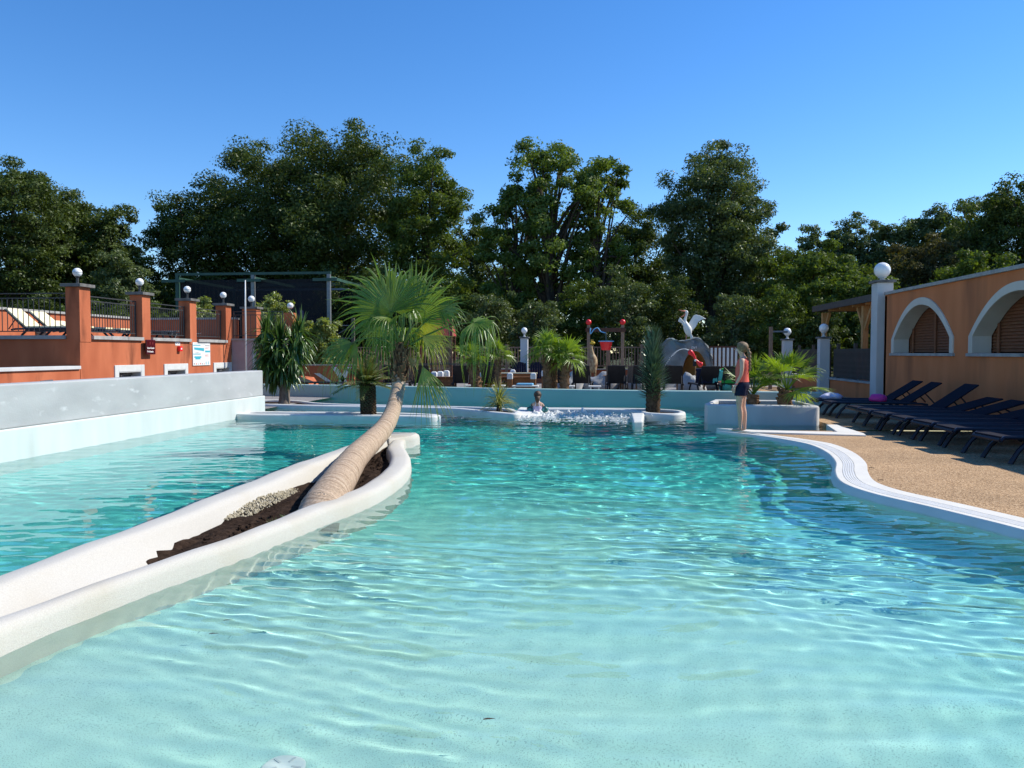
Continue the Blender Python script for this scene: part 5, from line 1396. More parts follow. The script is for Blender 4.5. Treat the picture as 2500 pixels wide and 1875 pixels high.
m = MB(); blade(m, [(.02, .06, .45), (-.02, .1, .62), (.06, .16, .76), (.16, .22, .92), (.26, .25, 1.08), (.36, .27, 1.11), (.52, .28, 1.08), (.74, .30, .96), (.78, .30, .93), (.60, .28, .90), (.45, .24, .80), (.36, .2, .62), (.24, .14, .48), (.12, .10, .40)], .018); m.build('wing', M['pelican'], pe, bevel=.015)
m = MB(); blade(m, [(-.06, -.06, .60), (-.16, -.10, .78), (-.28, -.16, .92), (-.36, -.2, .98), (-.42, -.2, .86), (-.42, -.2, .80), (-.28, -.14, .74), (-.14, -.10, .56)], .018); m.build('wing', M['pelican'], pe, bevel=.015)
m = MB(); blade(m, [(.06, 0, .34), (.14, 0, .30), (.28, 0, .06), (.20, 0, .03), (.10, 0, .10)], .05); m.build('tail', M['pelican'], pe, bevel=.02)
MB().tube([(-.08, 0, 1.235), (-.22, 0, 1.255), (-.38, 0, 1.30)], [.035, .026, .010], 8).build('upper_bill', M['beak'], peb, smooth=True)
MB().tube([(-.07, 0, 1.18), (-.18, 0, 1.06), (-.30, 0, .99)], [.035, .032, .012], 8).build('lower_bill', M['beak'], peb, smooth=True)
for s in (-1, 1):
    MB().tube([(.02 + s * .09, s * .03, .26), (.03 + s * .10, s * .03, .02), (-.03 + s * .10, s * .03, -.02)], [.028, .02, .025], 6).build('leg', M['beak'], pe, smooth=True)
MB().sphere((-.075, -.058, 1.215), .014, 8, 6).build('eye', M['black'], peb, smooth=True)
# water cannon toy with its jet
sc_ = thing('water_cannon', 'red double ended spray cannon on a pole before the cave', 'water toy', (at(1698, 910, 30.8).x, 30.8, .1))
MB().tube([(0, 0, 0), (0, 0, 1.25)], .022, 8).build('pole', M['wood_l'], sc_); MB().box(-.10, .02, -.03, .03, .82, 1.06).build('mount', M['black'], sc_)
MB().tube(interp([(-.28, -.05, 1.42), (-.12, -.06, 1.28), (.0, -.06, 1.08), (.14, -.06, .92), (.26, -.05, .86)], 5), [.04, .09, .11, .10, .085, .075, .06, .05, .045, .042, .042, .045, .05, .06, .07, .085, .10, .11, .10, .08, .03][:21], 10).build('horn', M['red'], sc_, smooth=True)
MB().sphere((-.02, -.08, 1.05), .05, 8, 6).build('knob', M['plasticw'], sc_, smooth=True)
jt = MB()
for k in range(30):
    u = k / 29; x = -.30 - 1.25 * u; z = 1.46 + .55 * u - 2.05 * u * u
    r_ = .010 if u < .5 else random.uniform(.010, .02)
    if u < .5: jt.sphere((x, 0, z), .02, 6, 5, (2.2, .7, .7))
    else: jt.sphere((x + random.uniform(-.015, .015), random.uniform(-.03, .03), z), r_, 6, 5)
o = jt.build('water_jet', M['foam'], smooth=True); o.location = (sc_.location.x, 30.75, .1); o['kind'] = 'stuff'; setp(o, 'thin arc of water drops spraying from the red cannon', 'water jet')

# play hut with red roof and stick walls
hy = 32.5; hc = at(1086, 800, hy)
ph = thing('play_hut', 'play hut of sticks with a dark red pitched roof behind the leaning palm', 'hut', (hc.x, hy, .1))
rz_ = hc.z - .1
m = MB(); m.add([(-.55, -.5, rz_ - .36), (.42, -.5, rz_ - .36), (.30, 0, rz_ + .38), (-.38, 0, rz_ + .38), (-.55, .5, rz_ - .36), (.42, .5, rz_ - .36)], [(0, 1, 2, 3), (4, 3, 2, 5), (0, 3, 4), (1, 5, 2)]); m.build('roof', M['redhut'], ph, fix=False)
MB().bar((.45, -.52, rz_ - .38), (.33, -.02, rz_ + .40), .05, .04).build('barge_board', M['wood_l'], ph)
for sx in (-1, 1):
    for sy in (-1, 1): MB().box(sx * .4 - .05 - .06, sx * .4 + .05 - .06, sy * .4 - .05, sy * .4 + .05, 0, rz_ - .34).build('post', M['wood_d'], ph)
for k in range(22):
    x = -.45 + k * .038; MB().tube([(x, -.44, .5), (x + random.uniform(-.03, .03), -.45, rz_ - .42 + random.uniform(-.1, .05))], .014, 5).build('stick', M['wood_b'], ph)
for (x0, z0, x1, z1) in ((-1.0, .9, -.7, 1.5), (.9, 1.0, 1.15, 1.5)): MB().bar((x0, -.5, z0), (x1, -.5, z1), .07, .07).build('brace', M['wood_l'], ph)
MB().box(-1.05, 1.0, -.52, -.45, .84, .90).build('ledge', M['wood_g'], ph); MB().box(-.95, -.85, -.5, -.4, 0, 1.65).build('red_post', M['redhut'], ph)
# slide piece in red and blue between the palms
rp_ = thing('play_slide', 'small red and blue plastic slide beside the shaggy palm', 'slide', (at(1150, 925, 26.8).x, 26.8, .1))
m = MB(); m.add([(-.12, 0, .05), (.30, 0, .50), (.30, .3, .50), (-.12, .3, .05), (-.12, 0, 0), (.30, 0, .44), (.30, .3, .44), (-.12, .3, 0)], [(0, 1, 2, 3), (7, 6, 5, 4), (0, 4, 5, 1), (1, 5, 6, 2), (2, 6, 7, 3), (3, 7, 4, 0)]); m.build('chute', M['poolblue'], rp_)
for s in (0, .3): MB().bar((-.15, s, .10), (.32, s, .60), .05, .14).build('side_panel', M['red'], rp_)
MB().box(.28, .34, 0, .3, 0, .55).build('ladder', M['red'], rp_)
# giraffe figure peeking out behind the left bucket post
gf = thing('giraffe_statue', 'spotted giraffe figure half hidden by the left bucket post', 'statue', (at(1447, 890, 32.6).x, 32.8, .1))
m = MB(); m.tube(interp([(-.05, 0, .5), (0, 0, .85), (.0, 0, 1.15), (-.03, 0, 1.32), (-.06, 0, 1.5), (-.08, 0, 1.68)], 4), [.12, .16, .19, .20, .20, .20, .19, .18, .16, .14, .12, .10, .09, .085, .08, .075, .07, .065, .06, .055, .05][:21], 10); m.build('body', M['giraffe'], gf, smooth=True, fix=False)
m = MB(); m.sphere((-.02, 0, 1.76), .085, 10, 8, (1.4, .8, .8)); m.tube([(-.06, 0, 1.80), (-.07, 0, 1.90)], .014, 5); m.tube([(-.0, .03, 1.80), (.0, .03, 1.90)], .014, 5); m.build('head', M['yellow'], gf, smooth=True)
for sx, sy in ((-.1, -.08), (.1, -.08), (-.1, .08), (.1, .08)): MB().tube([(sx, sy, .7), (sx, sy, 0)], [.05, .035], 7).build('leg', M['giraffe'], gf)

# shower post on the right
sh = thing('shower_post', 'brown wooden post with a small side arm left of the far lamp pillar', 'post', (at(1881, 890, 30).x, 30, .07))
MB().box(-.06, .06, -.06, .06, 0, 2.35).build('post', M['wood_b'], sh, bevel=.006); MB().box(.06, .62, -.02, .02, 2.15, 2.21).build('arm', M['steel'], sh); MB().box(.45, .6, -.05, .05, 2.12, 2.15).build('shower_head', M['steel'], sh)

# ------------------------------------------------------------------ steel climbing frame at the back left
GY = 36.0
sf = thing('net_court_frame', 'green steel frame hung with dark navy nets above the terrace', 'steel frame', (-15.8, GY, 0))
xs_ = [at(434, 700, GY).x + 15.8, at(618, 700, GY).x + 15.8, at(803, 700, GY).x + 15.8]
for i, x in enumerate(xs_):
    MB().box(x - .08, x + .08, -.08, .08, 0, 5.22).build('post', M['green_steel'] if i == 0 else M['steel'], sf); MB().box(x - .11, x + .11, 6, 6.22, 0, 5.2).build('post', M['green_steel'], sf)
    MB().box(x - .75, x + .45, -.16, -.115, 4.88, 5.02).build('outrigger', M['green_steel'], sf); MB().box(x - .06, x + .06, .11, 6, 5.0, 5.14).build('cross_beam', M['green_steel'], sf)
MB().box(xs_[0] - .1, xs_[2] + .1, -.06, .06, 5.22, 5.34).build('top_beam', M['green_steel'], sf); MB().box(xs_[0], xs_[2], 6.0, 6.2, 5.2, 5.36).build('top_beam', M['green_steel'], sf); MB().box(xs_[0] + 1.0, xs_[2], 3.0, 3.12, 4.7, 4.8).build('inner_beam', M['steel'], sf)
for k in range(2):
    MB().box(xs_[k] + .12, xs_[k + 1] - .12, .0, .01, 1.6, 5.0).build('net_panel', M['net'], sf); MB().box(xs_[k] + .12, xs_[k + 1] - .12, 5.9, 5.91, 0, 5.0).build('net_panel', M['net'], sf)
MB().box(xs_[0], xs_[2], 6.3, 6.4, 0, 5.0).build('dark_backdrop', M['black'], sf)  # black sheet added behind the nets so the frame's inside reads dark
for k in range(14): x = xs_[0] + .2 + k * .24; MB().tube([(x, .02, 1.8), (x + random.uniform(-.05, .05), .02, 5.0)], .008, 4).build('net_cord', M['steel'], sf)
MB().tube([(xs_[1] + 1.55, 2, .3), (xs_[1] + 1.55, 2, 3.6)], .19, 10).build('padded_column', M['cobalt'], sf, smooth=True)
ld = MB()
for k in range(16): ld.box(xs_[1] + .55, xs_[1] + .92, 2, 2.03, 1.0 + k * .17, 1.08 + k * .17)
ld.build('cargo_net', M['yellow'], sf)
MB().tube([(xs_[1] + .3, 2.2, .3), (xs_[1] + .3, 2.2, 3.6)], .15, 10).build('padded_column', M['redhut'], sf, smooth=True)
rf = thing('scaffold_rail', 'thin grey rail frame right of the steel net frame', 'rail', (at(862, 800, 35.5).x, 35.5, 0))
MB().box(-.07, .07, -.07, .07, 0, 3.1).build('post', M['wood_g'], rf)
for z in (2.15, 2.75): MB().tube([(-1.6, 0, z), (0, 0, z - .02)], .02, 6).build('rail', M['steel'], rf)
MB().tube([(-1.0, 0, 2.2), (0, 0, 2.75)], .015, 6).build('stay', M['steel'], rf)

# ------------------------------------------------------------------ trees
def rand_dirs(n):
    v_ = RNG.normal(size=(n, 3)); return v_ / np.linalg.norm(v_, axis=1, keepdims=True)
def leaf_quads(P, size, up=.3, asp=.62, O=None):
    n = len(P); d = rand_dirs(n); d[:, 2] = d[:, 2] * .7 - .15; d /= np.linalg.norm(d, axis=1, keepdims=True)
    nn = rand_dirs(n); nn[:, 2] += up
    if O is not None: nn += O * 1.5
    d = d - .75 * nn * (np.sum(d * nn, 1) / (np.sum(nn * nn, 1) + 1e-9))[:, None]; d /= np.linalg.norm(d, axis=1, keepdims=True) + 1e-9
    s = np.cross(d, nn); s /= np.linalg.norm(s, axis=1, keepdims=True) + 1e-9
    L_ = size * RNG.uniform(.55, 1.35, (n, 1)); w = L_ * asp * .6
    v = np.stack([P, P + d * L_ * .62 + s * w, P + d * L_ * .95 - s * w * RNG.uniform(.0, .8, (n, 1))], 1).reshape(-1, 3)
    return v, np.arange(n * 3).reshape(-1, 3)
def crown_points(c, rad, ncl, nleaf, shell=.35, clr=(.10, .20), low=-.8, fill=.2):
    """leaf positions gathered in clumps through an uneven crown, with a looser fill between them"""
    c = np.array(c); rad = np.array(rad)
    d = rand_dirs(ncl * 3); d = d[d[:, 2] > low][:ncl]; n = len(d)
    ph = RNG.uniform(0, 6.28, 6)
    def bump(d):
        az = np.arctan2(d[:, 1], d[:, 0])
        return 1 + .13 * np.sin(3 * az + ph[0]) * np.cos(2.5 * d[:, 2] + ph[1]) + .09 * np.sin(5 * az + ph[2] + 4 * d[:, 2]) + .07 * np.sin(9 * az + ph[3]) * np.sin(8 * d[:, 2] + ph[4])
    r = (shell + (1 - shell) * RNG.random(n) ** .5) * np.minimum(bump(d), 1.1); r *= np.where(d[:, 2] > .88, .86, np.where(d[:, 2] > .7, .95, 1.0))
    C_ = c + d * rad * r[:, None]
    w = RNG.uniform(.4, 1.6, n); nf = int(nleaf * fill); cnt = ((nleaf - nf) * w / w.sum()).astype(int)
    R_ = RNG.uniform(clr[0], clr[1], n) * rad.mean()
    idx = np.repeat(np.arange(n), cnt)
    q = rand_dirs(len(idx)) * (RNG.random((len(idx), 1)) ** .38) * R_[idx][:, None] * np.array([1.2, 1.2, .7])
    d2 = rand_dirs(nf); f_ = c + d2 * rad * (.74 * RNG.random(nf) ** .4 * bump(d2))[:, None]
    crown_points.O = np.concatenate([q / (np.linalg.norm(q, axis=1, keepdims=True) + 1e-9), d2])
    return np.concatenate([C_[idx] + q, f_]), C_, R_
def tree(name, label, px_, top, wpx, Yv, mat, nleaf=20000, leaf=.24, ncl=120, base=.0, crown_from=.18, shell=.4, cat='tree', group='trees at the back of the pool', clr=(.09, .19), limbs=14, tr=None, asp=1.0, depth=1.0, hc=None, fill=.2):
    c = at(px_, top, Yv); H_ = c.z - base; w = wpx * Yv / 1878 / 2
    t = thing(name, label, cat, (c.x, Yv, base), 0, group)
    zc0 = H_ * crown_from; cz = (zc0 + H_) / 2; rz_ = (H_ - zc0) / 2 * 1.0
    P, Cc, Rr = crown_points((0, 0, cz), (w * .93, w * depth * .93, rz_), int(ncl * 1.6), int(nleaf * 2.5), shell=shell, clr=clr, fill=fill)
    v_, f_ = leaf_quads(P, leaf * .80, O=crown_points.O)
    np_mesh('crown', v_, f_, mat, t)
    tr = tr or max(.10, H_ * .018)
    m = MB(); hb = cz + rz_ * .35
    sw = random.uniform(-.3, .3)
    tpts = interp([(0, 0, -.2), (sw * .3, 0, H_ * .25), (sw, sw * .5, H_ * .5), (sw * .6, 0, hb)], 4)
    m.tube(tpts, [tr * (1.25 - .95 * i / (len(tpts) - 1)) for i in range(len(tpts))], 9)
    idx = RNG.permutation(len(Cc))[:limbs]
    for i in idx:
        q = Vector(Cc[i]); k = random.uniform(.25, .85); p = tpts[int(k * (len(tpts) - 1))]
        if q.z < p.z: p = tpts[max(1, int(k * .5 * (len(tpts) - 1)))]
        md = p.lerp(q, .5) + Vector((0, 0, .12 * (q - p).length))
        m.tube(interp([p, md, q], 3), [tr * (.5 - .42 * j / 6) for j in range(7)], 6, cap=False)
    m.build('trunk', M['bark'], t, smooth=True, fix=False)
    return t
T = tree
T('oak_tree', 'dark oak at the left picture edge', 35, 372, 330, 41, M['oak'], 24000, .23, 140, shell=.45)
T('oak_tree', 'second oak from the left, behind the nearest globe lamp', 160, 440, 260, 45, M['oak'], 18000, .24, 110)
T('oak_tree', 'rounded oak at the right end of the left tree group', 265, 466, 190, 44, M['oak'], 14000, .24, 90)
T('poplar_tree', 'pale silvery tree in front of the left oaks', 300, 590, 150, 36, M['poplar'], 12000, .17, 80, crown_from=.08)
T('oak_tree', 'left shoulder of the big oak clump behind the steel frame', 475, 412, 270, 49, M['oak'], 18000, .25, 110, crown_from=.12)
T('oak_tree', 'broad oak left of the highest crown in the big clump', 655, 322, 400, 50, M['oak'], 30000, .26, 170, crown_from=.12)
T('oak_tree', 'highest oak of the big clump behind the steel frame', 835, 286, 420, 49, M['oak'], 32000, .26, 180, crown_from=.12)
T('oak_tree', 'upright oak at the right side of the big clump', 1040, 318, 230, 46, M['oak2'], 20000, .24, 100, crown_from=.10, clr=(.09, .17))
T('oak_tree', 'small tree in the sky gap right of the big clump', 1165, 515, 170, 56, M['oak'], 10000, .26, 70, crown_from=.05)
T('maple_tree', 'airy maple with visible branches above the bucket frame, main crown', 1345, 306, 250, 44, M['maple'], 11000, .26, 75, crown_from=.22, shell=.62, clr=(.09, .16), limbs=60, fill=.03)
T('maple_tree', 'left spreading side of the airy maple above the lamp pillar', 1255, 420, 190, 44.5, M['maple'], 8500, .26, 60, crown_from=.18, shell=.6, clr=(.09, .17), limbs=36, fill=.03)
T('maple_tree', 'right spreading side of the airy maple above the bucket frame', 1465, 346, 160, 44.5, M['maple'], 6500, .26, 50, crown_from=.25, shell=.6, clr=(.10, .18), limbs=34, fill=.03)
T('oak_tree', 'dark low tree between the maple and the tall tree behind the pelican', 1560, 490, 220, 54, M['oak'], 14000, .26, 90, crown_from=.05)
T('oak_tree', 'tall dense tree behind the pelican', 1740, 318, 270, 46, M['poplar'], 26000, .22, 140, crown_from=.14, limbs=16, tr=.32)
T('oak_tree', 'right side of the tall dense tree behind the pelican', 1835, 450, 200, 46, M['poplar'], 15000, .22, 90, crown_from=.08)
T('maple_tree', 'bright green tree behind the far lamp pillar', 1975, 575, 260, 42, M['oak2'], 17000, .23, 90, crown_from=.05)
T('maple_tree', 'green tree above the pergola roof', 2090, 640, 200, 39, M['oak2'], 12000, .22, 70, crown_from=.05)
for i, (x, y, w) in enumerate(((1985, 532, 90), (2050, 520, 90), (2100, 497, 100), (2150, 505, 90), (2208, 488, 100), (2262, 482, 90), (2303, 468, 100), (2366, 458, 110))):
    T('poplar_tree', 'slender far poplar, %s of the row above the arcade roof' % ['first', 'second', 'third', 'fourth', 'fifth', 'sixth', 'seventh', 'eighth'][i] + ' from the left', x, y, w, 70, M['poplar'], 7000, .30, 60, crown_from=.1, group='far poplars above the arcade')
T('oak_tree', 'reddish dark tree above the large arcade globe lamp', 2270, 560, 260, 48, M['shade'], 15000, .24, 90, crown_from=.05)
T('oak_tree', 'dark tree at the right edge above the arcade roof', 2440, 440, 260, 50, M['oak'], 18000, .25, 110, crown_from=.05)
T('oak_tree', 'tallest dark tree cut by the right picture edge', 2530, 372, 250, 48, M['oak'], 15000, .25, 100, crown_from=.05)
T('oak_tree', 'bushy tree behind the arcade roof on the right', 2380, 600, 260, 42, M['oak2'], 14000, .23, 80, crown_from=.02)
# undergrowth shrubs along the fence
shr = [(80, 700, 240, 33, 'oak', 'dark hedge shrub behind the far left railing'), (235, 720, 200, 32, 'oak2', 'green shrub behind the first railing bay'), (380, 735, 180, 32, 'oak2', 'green shrub behind the second railing bay'),
       (950, 640, 190, 41, 'oak', 'dark shrub behind the palm crown'), (1090, 650, 190, 40, 'oak2', 'leafy shrub right of the palm crown'), (1210, 690, 170, 38, 'poplar', 'pale leafed shrub left of the globe lamp pillar'), (1310, 715, 140, 37, 'poplar', 'pale leafed shrub behind the fan palms'),
       (1420, 660, 160, 41, 'oak2', 'leafy shrub behind the left bucket post'), (1520, 640, 190, 40, 'poplar', 'pale leafed shrub behind the right bucket post'), (1640, 660, 150, 41, 'oak', 'dark shrub behind the pelican'), (1800, 700, 180, 38, 'poplar', 'pale leafed shrub behind the white slat fence'),
       (1900, 690, 170, 37, 'oak2', 'leafy shrub behind the shower post'), (2000, 720, 150, 36, 'oak', 'dark shrub behind the picket fence'), (860, 620, 220, 42, 'oak', 'dark shrub right of the steel frame'), (2160, 740, 160, 34, 'oak', 'dark shrub under the pergola roof')]
for x, y, w, Yv, mt, lb in shr:
    T('shrub', lb, x, y, w, Yv, M[mt], 6500, .17, 50, crown_from=.02, cat='shrub', group='shrubs along the rear fence', limbs=6, tr=.08)
for x, y, w, Yv, lb in ((672, 700, 120, 32.5, 'feathery bamboo above the fourth terrace pillar'), (480, 712, 130, 33, 'feathery bamboo behind the third railing bay'), (790, 762, 110, 31.5, 'feathery bamboo right of the yucca tree'), (735, 775, 90, 31, 'low bamboo tuft behind the yucca tree')):
    T('bamboo_clump', lb, x, y, w, Yv, M['bamboo'], 6000, .17, 45, crown_from=.05, cat='bamboo', group='bamboo clumps behind the terrace', limbs=10, tr=.03)
# the wood behind, read as one mass
pts = []
for i in range(64):
    x = -60 + (i // 2) * 3.6 + random.uniform(-.8, .8); P, _, _ = crown_points((x, 60 + 6 * (i % 2) + random.uniform(-2, 2), 3.6 + .8 * (i % 2)), (3.0, 2.2, 4.2 + random.uniform(-.6, .8)), 30, 1900, shell=.2, clr=(.2, .3)); pts.append(P)
v_, f_ = leaf_quads(np.concatenate(pts), .50)
o = np_mesh('background_wood', v_, f_, M['oak']); o['kind'] = 'stuff'; setp(o, 'dark mass of wood behind the trees', 'wood')

# ------------------------------------------------------------------ people
def skin_body(name, joints, edges, mat, parent, levels=2, root=0):
    me = bpy.data.meshes.new(name); me.from_pydata([j[:3] for j in joints], edges, []); me.update()
    o = bpy.data.objects.new(name, me); COL.objects.link(o)
    o.modifiers.new('skin', 'SKIN')
    o.modifiers['skin'].use_smooth_shade = True
    for i, j in enumerate(joints):
        sv = me.skin_vertices[0].data[i]; rx = j[3]; ry = j[4] if len(j) > 4 else rx
        sv.radius = (rx, ry); sv.use_root = (i == root)
    s = o.modifiers.new('sub', 'SUBSURF'); s.levels = levels; s.render_levels = levels
    dg = bpy.context.evaluated_depsgraph_get(); m2 = bpy.data.meshes.new_from_object(o.evaluated_get(dg)); m2.name = name
    bpy.data.objects.remove(o)
    m2.materials.clear(); m2.materials.append(mat)
    m2.polygons.foreach_set('use_smooth', [True] * len(m2.polygons))
    r = bpy.data.objects.new(name, m2); COL.objects.link(r); r.parent = parent
    return r
def ell(cx, cy, z, rx, ry, n=20, tilt=0.0): return [(cx + rx * math.cos(2 * math.pi * k / n), cy + ry * math.sin(2 * math.pi * k / n), z + tilt * math.cos(2 * math.pi * k / n)) for k in range(n)]

girl = thing('person', 'girl with blond braid, coral top and navy shorts standing barefoot at pool edge', 'person', (2.60, 13.72, .079), math.pi - .38)
J = []; E_ = []
def J_(*a): J.append(a); return len(J) - 1
def chain(ids):
    for a, b in zip(ids[:-1], ids[1:]): E_.append((a, b))
pel = J_(0, 0, .83, .095, .125); bel = J_(.005, 0, .95, .078, .105); ch = J_(-.01, 0, 1.10, .085, .115); up = J_(-.02, 0, 1.22, .075, .10); nk = J_(-.012, 0, 1.305, .042, .042); hd0 = J_(.015, 0, 1.36, .055, .05); hd1 = J_(.03, 0, 1.43, .092, .075); hd2 = J_(.018, 0, 1.50, .085, .072)
chain([pel, bel, ch, up, nk, hd0, hd1, hd2])
for s, fx in ((1, .02), (-1, -.03)):
    h = J_(0, s * .075, .76, .088, .082); k0 = J_(.012 + fx * .3, s * .078, .62, .074); k1 = J_(.018 + fx * .6, s * .07, .44, .050); c_ = J_(-.008 + fx * .8, s * .068, .31, .050); an = J_(-.01 + fx, s * .062, .075, .030); hl = J_(-.02 + fx, s * .062, .032, .028); bl_ = J_(.085 + fx, s * .07, .026, .026, .034); to = J_(.14 + fx, s * .074, .018, .015, .03)
    chain([pel, h, k0, k1, c_, an, hl, bl_, to])
    sh_ = J_(-.02, s * .135, 1.235, .045); e0 = J_(-.03, s * .165, 1.10, .038); el_ = J_(-.03 + .01 * s, s * .185, .985, .031); fa = J_(.03, s * .19, .89, .029); wr_ = J_(.075, s * .188, .80, .019); pm_ = J_(.095, s * .185, .755, .022, .014)
    chain([up, sh_, e0, el_, fa, wr_, pm_])
    for q, (dx, ln) in enumerate(((-.016, .062), (-.004, .070), (.009, .066), (.02, .052))):
        a = J_(.095 + dx, s * (.184), .735, .009); b = J_(.106 + dx, s * .178, .735 - ln * .55, .0085); c2 = J_(.104 + dx, s * .168, .735 - ln, .0075); chain([pm_, a, b, c2])
    a = J_(.112, s * .172, .765, .0095); b = J_(.128, s * .165, .735, .008); chain([pm_, a, b])
skin_body('body', J, E_, M['skin'], girl)
m = MB(); m.loft([ell(.0, 0, .865, .118, .158), ell(.0, 0, .90, .112, .150), ell(0, 0, .98, .108, .138), ell(-.005, 0, 1.08, .115, .142), ell(-.012, 0, 1.16, .112, .146), ell(-.02, 0, 1.22, .100, .140), ell(-.022, 0, 1.265, .075, .115), ell(-.018, 0, 1.285, .058, .075)], cap=False)
m.v = [(p[0] * (1 + .025 * math.sin(p[2] * 46 + p[1] * 30)), p[1] * (1 + .02 * math.sin(p[2] * 38 + p[0] * 40)), p[2]) for p in m.v]
m.build('tank_top', M['coral'], girl, smooth=True)
m = MB(); m.loft([ell(0, 0, .90, .108, .142), ell(0, 0, .82, .124, .158), ell(0, 0, .75, .122, .165), ell(.005, 0, .70, .10, .16)], cap=True)
for s in (-1, 1): m.loft([ell(.004, s * .078, .78, .108, .088), ell(.010, s * .080, .68, .100, .088), ell(.014, s * .080, .625, .096, .086)], cap=False)
m.build('shorts', M['navycloth'], girl, smooth=True)
m = MB(); m.sphere((0, 0, 0), 1, 20, 14); v2 = []
for p in m.v:
    x, y, z = p
    if x > .25 and z < .45: k = .80
    else: k = 1.0
    v2.append((.012 + x * .112 * k - .006, y * .093, 1.465 + z * .098 * (1 if z > 0 else 1.05)))
m.v = v2
hair = m.build('hair', M['hair'], girl, smooth=True)
br_ = MB(); bp_ = interp([(-.085, 0, 1.43), (-.115, .004, 1.36), (-.12, .006, 1.28), (-.125, .006, 1.20), (-.128, .006, 1.13), (-.128, .006, 1.06)], 5)
br_.tube(bp_, [.036 * (1 - .45 * i / 25) * (1 + .22 * math.sin(i * 1.55)) for i in range(len(bp_))], 10); br_.build('braid', M['hair'], hair, smooth=True, fix=False)
m = MB(); m.tube([(.105, 0, 1.455), (.128, 0, 1.425), (.108, 0, 1.415)], [.010, .014, .010], 6); m.build('nose', M['skin'], girl, smooth=True)
for s in (-1, 1):
    MB().sphere((.100, s * .03, 1.452), .009, 8, 6).build('eye', M['hairdark'], girl, smooth=True)
    MB().sphere((.005, s * .077, 1.435), .022, 8, 6, (.8, .35, 1.25)).build('ear', M['skin'], girl, smooth=True)
MB().box(.100, .108, -.02, .02, 1.385, 1.392).build('mouth', M['beak'], girl)
MB().tube([(.06 + .026 * math.cos(a * .42), .189 + .026 * math.sin(a * .42), .828) for a in range(16)], .006, 5, cap=False).build('bracelet', M['red'], girl)
MB().tube([(.068 + .026 * math.cos(a * .42), .189 + .026 * math.sin(a * .42), .812) for a in range(16)], .005, 5, cap=False).build('bracelet', M['plasticw'], girl)

kid = thing('person', 'small child in a lilac swimsuit with armbands, sitting in the foam', 'person', (-1.24, 17.62, -.13), math.pi / 2)
J = []; E_ = []
pel = J_(0, 0, .10, .10, .11); bel = J_(.01, 0, .24, .078, .09); ch = J_(.02, 0, .36, .082, .10); nk = J_(.03, 0, .46, .036); h0 = J_(.04, 0, .51, .06); h1 = J_(.045, 0, .60, .082); h2 = J_(.04, 0, .66, .06)
chain([pel, bel, ch, nk, h0, h1, h2])
for s in (-1, 1):
    sh_ = J_(.02, s * .11, .39, .036); el_ = J_(.05, s * .17, .27, .03); wr_ = J_(.12, s * .20, .17, .022); ha = J_(.16, s * .20, .13, .024, .014); chain([ch, sh_, el_, wr_, ha])
    for q in range(4): a = J_(.185, s * (.185 + .01 * q), .115 - .004 * q, .007); chain([ha, a])
    kn = J_(.24, s * .10, .12, .06); ft = J_(.30, s * .10, -.10, .035); chain([pel, kn, ft])
skin_body('body', J, E_, M['skin'], kid)
m = MB(); m.loft([ell(0, 0, .02, .11, .125), ell(0, 0, .12, .112, .125), ell(.01, 0, .22, .092, .106), ell(.02, 0, .32, .094, .112), ell(.02, 0, .355, .09, .10)], cap=False); m.build('swimsuit', M['swim'], kid, smooth=True)
for s in (-1, 1): MB().tube([(-.07, s * .06, .345), (-.065, s * .035, .40), (-.02, s * .04, .455), (.05, s * .05, .45)], .008, 5).build('strap', M['whitecloth'], kid)
m = MB(); m.sphere((.035, 0, .61), .097, 16, 12, (1.0, .92, 1.0)); m.tube([(-.035, 0, .58), (-.05, 0, .50), (-.045, 0, .44)], [.07, .055, .03], 10); m.build('hair', M['hairdark'], kid, smooth=True)
for s in (-1, 1):
    m = MB(); m.lathe([(.035, -.07), (.07, -.06), (.085, 0), (.07, .06), (.035, .07)], 14); o = m.build('armband', M['armband'], kid, smooth=True); o.location = (.04, s * .165, .275); o.rotation_euler = (s * -.5, .2, 0)
MB().sphere((.135, 0, .585), .012, 6, 5).build('nose', M['skin'], kid, smooth=True)
MB().tube([(.11 * math.cos(a * .4), .122 * math.sin(a * .4), .155) for a in range(17)], .008, 5, cap=False).build('waist_cord', M['navycloth'], kid)

